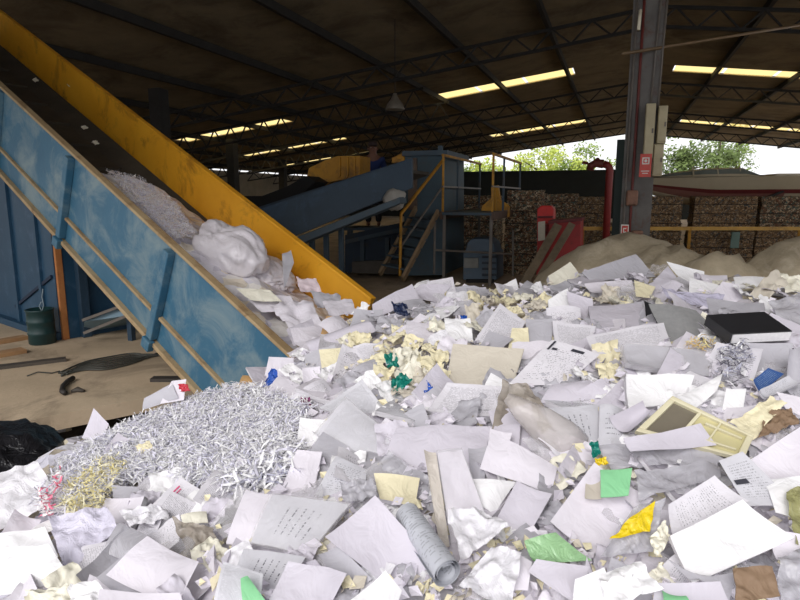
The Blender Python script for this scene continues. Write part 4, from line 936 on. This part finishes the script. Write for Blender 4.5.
S('white sheet hanging over the right end of the pleated white stack', [(566,292),(592,300),(596,322),(572,318)], PL, lift=.055, tilt=40)
D('layered grey page stack lying left of the open grey file', [(588,306),(642,304),(646,326),(592,328)], PL, t=.05, lift=.03, tilt=12, lm='the layered grey page stack')
S('large grey-lavender board leaning on the crest in front of the dusty mound', [(582,272),(636,254),(656,276),(592,282)], PG, t=.003, lift=.06, tilt=40, lm='the grey-lavender board on the crest')
hero('open_box', 'small open carton with a white lid standing on the crest left of the grey-lavender board', 'box', [(548,276),(570,262),(580,276),(552,290)], PCL, t=.04, lift=.07, tilt=45, lm='the small carton on the crest')
S('long white sheet lying on the crest between carton and grey board', [(584,284),(632,280),(634,292),(592,294)], PW, lift=.05)
S('cream folded sheet right of the long white sheet on the crest', [(634,280),(655,288),(650,298),(636,296)], PC, lift=.05)
# ---- right
hero('file_folder', 'open grey file with a dark hinge leaning left of the black hardback book', 'file', [(649,302),(697,309),(728,342),(668,347)], DGREY, t=.006, lift=.06, tilt=34, lm='the open grey file', edge=DARK)
hero('file_spine', 'black spine board along the left of the open grey file', 'file', [(644,300),(651,303),(662,328),(646,322)], DARK, t=.006, lift=.07, tilt=40)
S('bright printed white sheet in front of the layered grey page stack', [(586,336),(664,322),(672,346),(594,356)], PT, lift=.09, tilt=34, lm='the bright printed sheet')
hero('document_stack', 'long bundle in wrinkled clear plastic in front of the open grey file', 'documents', [(625,343),(712,353),(708,377),(627,364)], PG, t=.03, lift=.1, tilt=36, sleeve=FILM, wr=.006, lm='the long plastic wrapped bundle')
D('white open carton of papers below the long plastic wrapped bundle', [(626,374),(694,376),(688,402),(627,411)], PB, t=.03, lift=.07, tilt=42, wr=.008, lm='the white carton below the long bundle')
S('curved white sheet sweeping up right of the white carton', [(676,398),(722,374),(716,392),(690,412)], PB, lift=.09, au=.02, tilt=36, lm='the curved white sheet right of the carton')
S('small white sheet standing right of the curved white sheet', [(726,388),(746,389),(742,412),(722,410)], PB, lift=.09, tilt=44, lm='the small upright white sheet')
S('lavender curled page below the white carton', [(608,420),(642,404),(654,412),(628,436)], PL, lift=.1, av=.025, lm='the lavender curled page')
S('lavender sheet overlapping the lower edge of the cracked beige display frame', [(622,440),(700,424),(716,446),(630,452)], PL, lift=.15, tilt=34, lm='the lavender sheet over the frame')
CR('pale yellow crumpled tissue right of the cracked beige display frame', [(728,424),(770,396),(784,406),(752,440)], PC, lift=.12, tilt=40, crumple=.12, lm='the pale yellow tissue')
PBAG('brown torn paper bag at the right edge beside the yellow tissue', [(766,414),(790,408),(798,424),(756,440)], BRN, lift=.1, crumple=.16, lm='the brown torn bag')
hero('magazine', 'blue and grey magazine corner below the black hardback book', 'magazine', [(752,382),(768,369),(784,374),(760,394)], paper('magazine_blue', (60,92,150), text=.4, tcol=(160,180,200), rows=9), t=.006, lift=.1, tilt=38, lm='the blue magazine')
hero('magazine', 'grey magazine under the blue magazine corner', 'magazine', [(758,392),(788,376),(800,384),(764,400)], PTG, t=.006, lift=.1, tilt=36)
D('wide pale page block right under the black hardback book', [(738,344),(792,344),(790,372),(752,372)], PG, t=.03, lift=.03, tilt=40, lm='the page block under the black book')
S('grey rolled sheet at the right edge beside the page block', [(788,350),(806,344),(808,402),(784,388)], PG, lift=.1, au=.03, tilt=44)
S('white sheet slanting at the right edge above the brown torn bag', [(776,392),(806,400),(806,424),(786,408)], PW, lift=.11, tilt=36)
S('grey sheet lying behind the black hardback book', [(706,300),(764,304),(766,314),(710,316)], PG, lift=.02, tilt=16, lm=None)
S('white sheet curving upright on the right crest', [(708,300),(722,282),(738,284),(744,302)], PW, lift=.06, tilt=50, lm='the upright white sheet on the right crest')
S('white triangular sheet on the crest near the dusty mounds', [(666,262),(704,272),(706,282),(684,284)], PB, lift=.08, tilt=46, lm='the white triangular sheet on the crest')
S('lavender folded sheet left of the white triangular sheet on the crest', [(654,280),(668,266),(684,286),(660,290)], PL, lift=.06)
S('white board lying on the right crest', [(734,276),(766,276),(764,288),(736,288)], PB, lift=.05, tilt=36, t=.004)
CR('tan crumpled wrapping at the right crest', [(748,294),(776,272),(788,284),(764,304)], PTAN, lift=.08, crumple=.16, lm='the tan wrapping on the right crest')
CR('cream crumpled wrapping at the right end of the crest', [(778,274),(806,280),(806,296),(786,292)], PCL, lift=.06, crumple=.16)
PBAG('long lavender plastic sheet along the right crest', [(660,288),(724,296),(720,310),(668,300)], film('lav_film2', (208,204,226), .92), lift=.03, tilt=30, crumple=.06)
PBAG('grey plastic sheet at the right edge behind the black book', [(768,302),(812,292),(816,340),(790,334)], FILMG, lift=.03, crumple=.05)
# ---- crest of the heap, left of centre
S('large lavender sheet draped over the crest near the yellow conveyor side', [(420,284),(452,286),(436,302),(396,300)], PL, lift=.06, tilt=40, wr=.008, lm='the large sheet draped on the crest')
S('white sheet draped at the left foot of the crest', [(372,304),(412,284),(420,298),(374,320)], PL, lift=.05, tilt=40, wr=.006)
S('crumpled grey sheet on the crest before the platform', [(455,288),(486,286),(490,296),(458,298)], PG, lift=.05, wr=.01)
S('long white sheet curling along the slope left of the cream crumples', [(366,352),(404,326),(420,314),(428,318)], PW, lift=.07, tilt=36, av=.012)
S('bright white sheet between cream crumples and fanned sheets', [(444,318),(470,320),(474,342),(446,338)], PB, lift=.06, wr=.008)
S('white printed leaf left of the cream crumples', [(352,346),(384,344),(392,352),(362,362)], PT, lift=.06, wr=.006)
# ------------------------------------------------------------------ special pieces in the heap
rr = random.Random(11)
# black hardback book
n = hn(14, 2); q = quad3([(706,316),(764,312.5),(792,332),(731,335)], n, EYE+(surf(748, 330)-EYE)*.93)
bk = thing('hardback_book', sum(q, Vector())/4-n*.05, 'thick black hardback book lying flat on the right side of the heap', 'book')
def flat(q, t, mb=None, mi=0): return (mb or MB()).prism(q, n*t, mi)
c = sum(q, Vector())/4
flat(q, .006).build('front_cover', DARK, bk, bevel=.002)
flat([p-n*.044 for p in q], .005).build('back_cover', DARK, bk, bevel=.002)
flat([q[0]-n*.044, q[3]-n*.044, q[3]-n*.044+(q[2]-q[3])*.03, q[0]-n*.044+(q[1]-q[0])*.03], .046).build('spine', DARK, bk, bevel=.003)
flat([c+(p-c)*.955+(q[2]-q[3])*.012+(q[3]-q[0])*.035-n*.039 for p in q], .039).build('page_block', mat('book_pages', (240,238,240), (226,224,228), scale=60), bk)
HEROES.append(('the black hardback book', [(706,316),(764,313),(792,343),(731,344)], (748, 328)))
# cracked beige display frame
n = hn(36, -4); fq = [(671,399),(752,439),(742,462),(634,434)]
q = quad3(fq, n, EYE+(surf(694, 432)-EYE)*.95)
df = thing('display_frame', sum(q, Vector())/4, 'cracked beige plastic display frame with a grey panel inset', 'frame')
def bl(u, v, h=0): return q[0]*(1-u)*(1-v)+q[1]*u*(1-v)+q[2]*u*v+q[3]*(1-u)*v+n*h
BGE = mat('beige_plastic', (226,220,190), (212,204,172), scale=6, rough=.45); BG2 = mat('yellowed_plastic', (206,198,152), (190,182,138), scale=6, rough=.5)
m = MB()
for (u0, v0, u1, v1) in ((0,0,1,.09),(0,.91,1,1),(0,.09,.07,.91),(.93,.09,1,.91)): m.prism([bl(u0,v0), bl(u1,v0), bl(u1,v1), bl(u0,v1)], n*.022)
m.build('outer_frame', BGE, df, bevel=.003)
m = MB(); m.prism([bl(.07,.09,.002), bl(.36,.09,.002), bl(.36,.91,.002), bl(.07,.91,.002)], n*.006); m.build('screen_panel', mat('grey_screen', (124,116,102), (112,106,94), scale=8, rough=.35), df)
m = MB(); m.prism([bl(.36,.09), bl(.93,.09), bl(.93,.91), bl(.36,.91)], n*.008); m.build('back_plate', BG2, df)
m = MB()
for (u0, v0, u1, v1) in ((.36,.09,.4,.91),(.5,.25,.9,.3),(.5,.7,.9,.75),(.62,.09,.64,.7)): m.prism([bl(u0,v0,.008), bl(u1,v0,.008), bl(u1,v1,.008), bl(u0,v1,.008)], n*.012)
m.build('rib', BGE, df, bevel=.001)
HEROES.append(('the cracked beige display frame', fq, (694, 432)))
# rolled magazine
a = EYE+(surf(408, 516)-EYE)*.93; b = EYE+(surf(447, 573)-EYE)*.93; ax = (b-a).normalized(); a = a-ax*.01
x = ax.orthogonal().normalized(); y = ax.cross(x); R0 = .04
m = MB(); rows = []
for i in range(9):
    p = a.lerp(b, i/8); rows.append([p+(x*math.cos(th)+y*math.sin(th))*(R0-.0011*th) for th in [k*.3 for k in range(58)]])
m.grid(rows)
tag(m.build('rolled_magazine', paper('roll_print', (196,198,206), text=.3, rows=26, thresh=.5, margin=.05), smooth=True), 'rolled up grey magazine showing its open spiral end beside the large blank envelope', 'magazine')
HEROES.append(('the rolled grey magazine', [(400,512),(418,505),(458,572),(436,584)], (428, 545)))
# murky bag twisted shut, its body wrapping papers
mbg = thing('plastic_bag', surf(520, 415), 'murky grey brown plastic bag with a folded dark neck in the centre of the heap', 'bag')
q = lambda x, y, l: EYE+ray(x, y)*((surf(540, 425)-EYE).dot(FW)-l)
m = MB(); m.tube([q(506,398,.10), q(520,408,.11), q(540,422,.12), q(560,437,.13), q(577,449,.13)], [.018, .042, .062, .068, .062], 20); rough(m, .016, 10, 3); rough(m, .006, 26, 3)
m.build('bag_body', film('murky_clear', (218,210,206), .5, bscale=7), mbg, smooth=True)
nq, nn_ = place([(502,382),(527,384),(548,412),(491,430)], 38, 6, .125)
sheet(nq, nn_, .0008, crumple=.1, wr=.006, seed=77, N=18).build('bag_neck', film('murky_neck', (172,162,150), .62, bscale=10), mbg, smooth=True)
# black bin bag at far left
bb_ = P(4, 446, 3.0); t = blob(bb_+Vector((-.12, 0, -.08)), .36, .3, .17, 9, .3, 4)
tag(t.build('bin_bag', film('bin_bag_black', (30,30,34), 1.0, rough=.28, bump=.7, bscale=11), smooth=True), 'crumpled black plastic bin bag at the left edge beside the shredded paper', 'bag')
HEROES.append((None, [(0,415),(52,416),(64,430),(0,466)], (30, 440)))
# ---- shredded paper
SHR = [(48,512),(40,500),(60,470),(88,448),(120,430),(160,414),(200,398),(232,388),(262,390),(292,404),(312,410),(300,436),(276,468),(252,484),(226,492),(196,484),(150,478),(120,486),(96,506),(70,516)]
def inside(p, poly):
    c = False; x, y = p
    for i in range(len(poly)):
        x1, y1 = poly[i]; x2, y2 = poly[i-1]
        if (y1 > y) != (y2 > y) and x < (x2-x1)*(y-y1)/(y2-y1)+x1: c = not c
    return c
def shreds(name, label, poly, count, mats, lift=.05, L=(.05, .12), w=.0035, seed=1, base=None, weights=None, flat=.35):
    r = random.Random(seed); m = MB(); xs = [p[0] for p in poly]; ys = [p[1] for p in poly]; k = 0
    while k < count:
        p = (r.uniform(min(xs), max(xs)), r.uniform(min(ys), max(ys)))
        if not inside(p, poly): continue
        k += 1
        c = (base or surf)(*p)+UP*(lift*r.random()); l = r.uniform(*L); th = r.uniform(0, 6.28)
        d = Vector((math.cos(th), math.sin(th), r.gauss(0, flat))).normalized(); s = d.cross(UP).normalized(); s = (s+UP*r.gauss(0, flat*1.4)).normalized()
        cu = r.gauss(0, .35); cv_ = r.gauss(0, .3); nn = d.cross(s); vs = []; ww = w*r.uniform(.7, 1.4)
        for j in range(5):
            u = j/4-.5; q_ = c+d*(u*l)+nn*(cu*l*(u*u*4-.5)*.5)+s*(cv_*l*u*u*2); tw = r.gauss(0, .25); e = (s+nn*tw).normalized()*ww
            vs += [q_-e, q_+e]
        m.add(vs, [(2*j, 2*j+1, 2*j+3, 2*j+2) for j in range(4)], r.choices(range(len(mats)), weights)[0])
    return tag(m.build(name, mats, smooth=False), label, 'shredded paper', kind='stuff')
sw = [paper('shred_white', (252,251,255)), paper('shred_lavender', (238,236,252)), paper('shred_grey', (190,190,208))]
shreds('shredded_paper', 'heap of thin white shredded paper strips at left of the pile', SHR, 15000, sw, lift=.04, L=(.04, .09), w=.0022, flat=.16, seed=1, weights=[8, 4, .5])
shreds('shredded_paper', 'white shreds spilled down toward the opened sleeve', [(230,480),(290,440),(310,460),(280,490),(240,500)], 350, sw, lift=.05, seed=2, weights=[6, 3, 1])
YS = [paper('shred_yellow', (240,228,170)), paper('shred_pale_yellow', (246,240,208))]
shreds('yellow_shreds', 'pale yellow paper shreds at the lower edge of the white shreds', [(92,474),(110,464),(128,474),(112,500),(98,520),(62,520),(66,498)], 700, YS, lift=.07, L=(.02, .05), w=.002, seed=3)
shreds('pink_shreds', 'bright pink paper shreds beside the pale sack', [(40,505),(50,503),(52,520),(42,522)], 60, [paper('shred_pink', (244,140,166)), sw[0]], lift=.09, L=(.02, .05), seed=4)
shreds('pink_shreds', 'small pale pink shreds among the white shreds above the lavender bag', [(55,490),(64,488),(64,500),(57,502)], 40, [paper('shred_pink', (244,140,166)), sw[0]], lift=.09, L=(.02, .05), seed=5)
shreds('straw_shreds', 'straw coloured shreds in front of the open grey file', [(686,344),(704,336),(716,344),(708,352),(688,352)], 70, [paper('shred_straw', (224,196,140)), YS[0]], lift=.02, L=(.02, .045), w=.002, seed=6, base=lambda x, y: EYE+(surf(x, y)-EYE)*.97)
shreds('shredded_paper', 'grey and white shredded strips below the left end of the black book', [(722,350),(744,342),(752,360),(730,384),(716,372)], 150, [sw[0], sw[2], paper('shred_dark', (110,108,118))], lift=.03, L=(.03, .06), w=.0025, seed=7, base=lambda x, y: EYE+(surf(x, y)-EYE)*.95)
HEROES.append(('the heap of white shreds', SHR, (190, 440)))
# ---- inside the conveyor trough
def belt_pt(px, py, h):
    """point on a plane parallel to the belt, h below its rim"""
    r = ray(px, py); o_ = CA+CM*h; t = (o_-EYE).dot(CM)/r.dot(CM); return EYE+r*t
shreds('shredded_paper', 'shredded paper heaped high on the conveyor belt above the big bag', [(106,173),(140,180),(176,206),(196,236),(170,240),(140,212)], 4500, sw+[paper('shred_buff', (236,220,212))], lift=.05, L=(.03, .06), w=.0016, seed=8, base=lambda x, y: belt_pt(x, y, -.12), weights=[4, 3, 1, 3])
m = MB(); rows = []
for i in range(22):
    s = -.15+i*(4.05+.15)/21; row = []
    for j in range(11):
        w = .03+1.14*j/10; hgt = (-.16-.06*abs(j-5)/5)*(1 if s < 3.5 else 1)-max(0, s-3.3)*.5-.28*(w/1.17)**2*min(1, s/2)
        row.append(K(s, w, hgt)+Vector(noise.noise_vector(K(s, w, 0)*6))*.05)
    rows.append(row)
m.grid(rows); m.uv = {}
tag(m.build('paper_fill', cells('paper_mix', [(236,232,236),(222,218,226),(240,236,232),(206,202,212),(232,222,206)], 9, bump=.8), smooth=False), 'mixed waste paper filling the conveyor trough under the big bag', 'paper', kind='stuff')
c = belt_pt(236, 256, -.2)
q = P(233, 252, (c-EYE).dot(FW)-.05)
WSK = film('white_sack', (226,220,226), .96, rough=.35, bump=.6, bscale=5)
tag(blob(q, .40, .27, .25, 21, .25, 5, (VPD, CN, CM), .11).build('plastic_sack', WSK, smooth=True), 'big white plastic sack of waste lying in the conveyor trough', 'sack')
c2 = P(268, 272, (c-EYE).dot(FW)+.05)
tag(blob(c2, .27, .2, .14, 25, .28, 5, (VPD, CN, CM), .13).build('plastic_sack', WSK, smooth=True), 'flatter white sack below the big sack in the conveyor trough', 'sack')
def trough(label, cs, m_, h=-.15, **kk):
    _hc[0] += 1; sd = _hc[0]; cx = sum(p[0] for p in cs)/4; cy = sum(p[1] for p in cs)/4
    nn = (CM*.5+hn(45)*.8).normalized(); qq = quad3(cs, nn, EYE+(belt_pt(cx, cy, h)-EYE)*.97)
    return tag(sheet(qq, nn, kk.pop('t', .0008), seed=sd, **{'N': 12, 'wr': .006, **kk}).build('paper_sheet', [m_, EDG], smooth=True), label, 'paper')
trough('white sheet with a blue-grey edge standing right of the two sacks', [(282,254),(291,250),(294,262),(284,290)], PG, -.1)
trough('long white newspaper below the flatter sack in the trough', [(240,292),(290,296),(300,312),(262,312)], PW, -.12)
trough('pale buff sheet along the blue rim of the trough', [(236,288),(270,290),(282,302),(250,300)], PCL, -.08)
trough('pinkish sheet near the yellow side of the trough', [(296,278),(316,280),(322,292),(300,294)], paper('paper_pink', (232,214,220)), -.1, crumple=.1)
trough('white crumpled sheet at the mouth of the trough', [(270,306),(310,300),(322,326),(292,332)], PW, -.08, crumple=.12)
trough('grey torn newspaper at the yellow side mouth of the trough', [(310,292),(340,296),(344,308),(318,310)], PG, -.1, crumple=.14)
trough('white sheet lying across the mouth of the trough', [(322,302),(352,300),(356,312),(330,318)], PW, -.06, crumple=.08)
trough('lavender sheet hanging at the blue corner of the trough', [(286,330),(312,318),(318,336),(294,346)], PL, -.04)
for (px, py, lab) in ((33, 83, 'small white paper scrap stuck to the upper belt'), (82, 131, 'white paper scrap halfway up the belt'), (93, 146, 'paper scrap on the belt just above the shreds'), (68, 88, 'tiny scrap clinging to the yellow side panel')):
    h = -.5; c = belt_pt(px, py, h)
    if py == 88: c = EYE+ray(px, py)*(((K(0, CVW-.01, 0))-EYE).dot(CN)/ray(px, py).dot(CN))
    tag(sheet([c+VPD*-.04+CM*.03, c+VPD*.05+CM*.03, c+VPD*.05+CN*.05+CM*.06, c-VPD*.04+CN*.06+CM*.05], CM, .0008, crumple=.2, seed=int(px), N=8).build('paper_scrap', PCL, smooth=True), lab, 'paper scrap')

# ---- dusty mounds behind the crest
DUST = mat('dusty_sheet', (200,186,160), (170,156,132), scale=4, rough=.95, bump=.4, bscale=20, stain=(214,202,180), stain_amt=.4)
def mound(px, py, Z, w, d, h, label, seed):
    c = P(px, py, Z); m = MB(); rows = []; base = .2
    for i in range(19):
        row = []
        for j in range(19):
            u, v = j/9-1, i/9-1; r2 = min(1, (abs(u)**2.2+abs(v)**2.2)); k = (1-r2)**.8
            p = Vector((c.x+u*w, c.y+v*d, base+(c.z-base)*k))
            p += Vector((0, 0, (.09*noise.noise(Vector((p.x*2.3, p.y*2.3, seed)))+.09*(1-2*abs(noise.noise(Vector((p.x*5, p.y*5, seed*2))))))*min(1, k*2)-.04)); row.append(p)
        rows.append(row)
    m.grid(rows); m.uv = {}; return tag(m.build('dusty_mound', DUST, smooth=True), label, 'mound', 'dusty grey mounds behind the heap')
mound(628, 239, 7.2, 1.25, 1.1, 1, 'tallest grey dusty mound at the foot of the steel column', 1)
mound(672, 248, 6.4, .75, .7, 1, 'grey dusty mound right of the column with a folded ridge', 2)
mound(722, 258, 6.0, .75, .6, 1, 'low grey dusty mound in the middle of the row below the yellow rail', 3)
mound(818, 241, 5.9, 1.05, .8, 1, 'wide grey dusty mound at the right edge below the yellow rail', 4)

# ---- base of the heap
m = MB(); rows = []; gx = np.linspace(-3.6, 4.6, 150); gy = np.linspace(.5, 7.6, 130)
XX, YY = np.meshgrid(gx, gy); HH = hz(XX, YY)
bad = (XX < -.9) & (YY > 3.75+.0*XX)
for i in range(130):
    row = []
    for j in range(150):
        p = Vector((XX[i, j], YY[i, j], HH[i, j])); d = abs(noise.noise(p*4.5))*.09+abs(noise.noise(p*11))*.04
        p.z += -.10+d
        # keep the trough clear
        e = p-CA; s_, w_, h_ = e.dot(VPD), e.dot(CN), e.dot(CM)
        if s_ > -.2 and w_ > -.25: p.z = min(p.z, CA.z+s_*VPD.z-1.1)
        row.append(p)
    rows.append(row)
m.grid(rows); m.uv = {}
o = m.build('waste_paper_heap', cells('heap_cells', [(226,224,232),(206,204,216),(236,234,238),(190,186,194),(230,220,196),(214,210,222),(170,160,146)], 11, bump=1.0), loc=(0, 0, 0))
tag(o, 'mass of compacted waste paper under the loose sheets', 'paper heap', kind='stuff')

# ---- fillers: loose sheets, crumples and packs showing in the gaps
def covered(p):
    for _, poly, _c in HEROES:
        if len(poly) and inside(p, [(c_[0]+(x_-c_[0])*.86, c_[1]+(y_-c_[1])*.86) for (x_, y_) in poly for c_ in [_c]]): return True
    return False
LMS = [(l, c) for l, _, c in HEROES if l]
used = set()
def auto_label(desc, p):
    best = None
    for l, c in sorted(LMS, key=lambda t: (t[1][0]-p[0])**2+(t[1][1]-p[1])**2)[:14]:
        dx, dy = p[0]-c[0], p[1]-c[1]
        rel = ('right of' if dx > 0 else 'left of') if abs(dx) > abs(dy)*1.4 else ('in front of' if dy > 0 else 'behind')
        if abs(dx) > abs(dy)*.55 and abs(dy) > abs(dx)*.55: rel = ('front right of' if dx > 0 else 'front left of') if dy > 0 else ('back right of' if dx > 0 else 'back left of')
        s = '%s %s %s' % (desc, rel, l)
        if len(s.split()) <= 16 and s not in used: used.add(s); return s
    return None
r = random.Random(5); spots = []
HEAP = [(0,470),(70,520),(140,480),(230,490),(300,440),(315,405),(250,382),(292,356),(312,330),(372,305),(430,284),(530,284),(560,272),(640,262),(700,278),(800,276),(815,600),(0,600)]
tries = 0
while len(spots) < 330 and tries < 40000:
    tries += 1
    p = (r.uniform(0, 812), 265+340*r.random()**.8)
    if not inside(p, HEAP) or covered(p): continue
    md = 7+13*(p[1]-260)/340
    if any((p[0]-s[0])**2+(p[1]-s[1])**2 < md*md for s in spots): continue
    spots.append(p)
CREAMZ = [[(355,330),(420,312),(448,330),(446,385),(400,400),(365,372)], [(452,300),(500,290),(540,300),(500,306),(470,320)], [(592,294),(650,290),(648,304),(594,306)], [(600,345),(622,352),(622,372),(590,388)], [(508,310),(548,300),(546,320),(530,330)]]
nf = 0
for p in spots:
    b = surf(*p); D0 = (b-EYE).length
    cream = any(inside(p, z) for z in CREAMZ)
    k = r.random()
    nn = (UP+Vector((r.gauss(0, .35), -abs(r.gauss(.35, .3)), 0))).normalized(); th = r.uniform(0, 6.28)
    x = nn.orthogonal().normalized(); y = nn.cross(x); e1 = x*math.cos(th)+y*math.sin(th); e2 = nn.cross(e1)
    if cream and k < .85: kind, w, h, m_, desc, nm, kw = 'c', r.uniform(.08, .14), r.uniform(.08, .13), r.choice([PC, PC, PCL, PTAN]), 'cream crumpled paper', 'crumpled_paper', dict(crumple=.24, N=12)
    elif k < .42: kind, w, h, m_, desc, nm, kw = 's', .21*r.uniform(.6, 1), .297*r.uniform(.55, .95), r.choice([PW, PW, PB, PL, PL, PT, PTS, PG]), None, 'paper_sheet', dict(wr=r.uniform(.004, .01), au=r.gauss(0, .012), av=r.gauss(0, .012), N=8)
    elif k < .78: kind, w, h, m_, desc, nm, kw = 'c', r.uniform(.08, .16), r.uniform(.08, .16), r.choice([PW, PB, PB, PL, PG, PCL]), 'crumpled paper', 'crumpled_paper', dict(crumple=r.uniform(.12, .22), N=12)
    elif k < .86: kind, w, h, m_, desc, nm, kw = 'p', .21*r.uniform(.7, 1), .29*r.uniform(.6, .95), r.choice([PT, PTG, PW, PL]), 'pack of pages', 'document_stack', dict(t=r.uniform(.008, .025), wr=.004, N=8)
    else: kind, w, h, m_, desc, nm, kw = 'f', r.uniform(.1, .2), r.uniform(.1, .2), r.choice([FILMW, FILM, FILMG, FILM]), 'plastic wrapper', 'plastic_wrapper', dict(crumple=.1, N=12)
    nice = {'paper_white': 'white', 'paper_bright': 'bright white', 'paper_lavender': 'lavender', 'page_text': 'printed', 'page_sparse': 'lightly printed', 'paper_grey': 'grey', 'paper_pale_cream': 'pale cream', 'paper_cream': '', 'paper_beige': '', 'page_grey_text': 'grey printed', 'white_film': 'white', 'grey_film': 'grey', 'clear_film': 'clear'}
    dd = {'s': 'loose sheet', 'c': desc, 'p': desc, 'f': desc}[kind]; ad = nice.get(m_.name, '')
    if kind == 'c' and 'cream' in (desc or ''): ad = ''
    lab = auto_label((ad+' '+dd).strip(), p)
    if not lab: continue
    if p[1] > 490: w *= .7; h *= .7
    if kind == 's': b = b-nn*.02
    elif kind == 'c': b = b+nn*.0
    c = b; qq = [c-e1*w/2-e2*h/2, c+e1*w/2-e2*h/2, c+e1*w/2+e2*h/2, c-e1*w/2+e2*h/2]
    nf += 1; tag(sheet(qq, nn, kw.pop('t', .0006), seed=nf+300, **kw).build(nm, [m_, EDG], smooth=True), lab, {'s': 'paper', 'c': 'paper', 'p': 'documents', 'f': 'wrapper'}[kind], {'s': 'loose sheets in the gaps of the heap', 'c': 'crumpled papers in the heap', 'p': 'page packs in the gaps of the heap', 'f': 'plastic wrappers in the heap'}[kind])
print('fillers', nf, 'of', len(spots), 'heroes', len(HEROES))
# small torn bits nobody could count
m = MB(); r = random.Random(8); k = 0
while k < 1500:
    p = (r.uniform(200, 815), r.uniform(268, 604))
    if not inside(p, HEAP) or covered(p): continue
    k += 1; c = surf(*p)+UP*r.uniform(-.03, .02); s = r.uniform(.008, .03); a_ = Vector((r.gauss(0, 1), r.gauss(0, 1), r.gauss(0, .5))).normalized(); b_ = a_.orthogonal().normalized(); w_ = a_.cross(b_)*s*.3
    m.add([c-a_*s, c+b_*s*.7+w_, c+a_*s, c-b_*s*.6+w_], [(0, 1, 2), (0, 2, 3)], r.choices(range(4), [4, 3, 3, 1])[0])
tag(m.build('paper_bits', [PW, PL, PC, PTAN]), 'tiny torn paper bits scattered in the gaps between the sheets', 'paper bits', kind='stuff')

# ------------------------------------------------------------------ daylight
w = bpy.data.worlds.new('world'); scene.world = w; w.use_nodes = True
bg = w.node_tree.nodes['Background']; bg.inputs[0].default_value = (.965, .97, 1.0, 1); bg.inputs[1].default_value = .95
sn = bpy.data.objects.new('sun', bpy.data.lights.new('sun', 'SUN')); C.objects.link(sn)
sn.data.energy = 1.5; sn.data.angle = math.radians(36); sn.data.color = (1, .97, .94)
sn.rotation_euler = (math.radians(52), 0, math.radians(-22))
scene.view_settings.exposure = .4
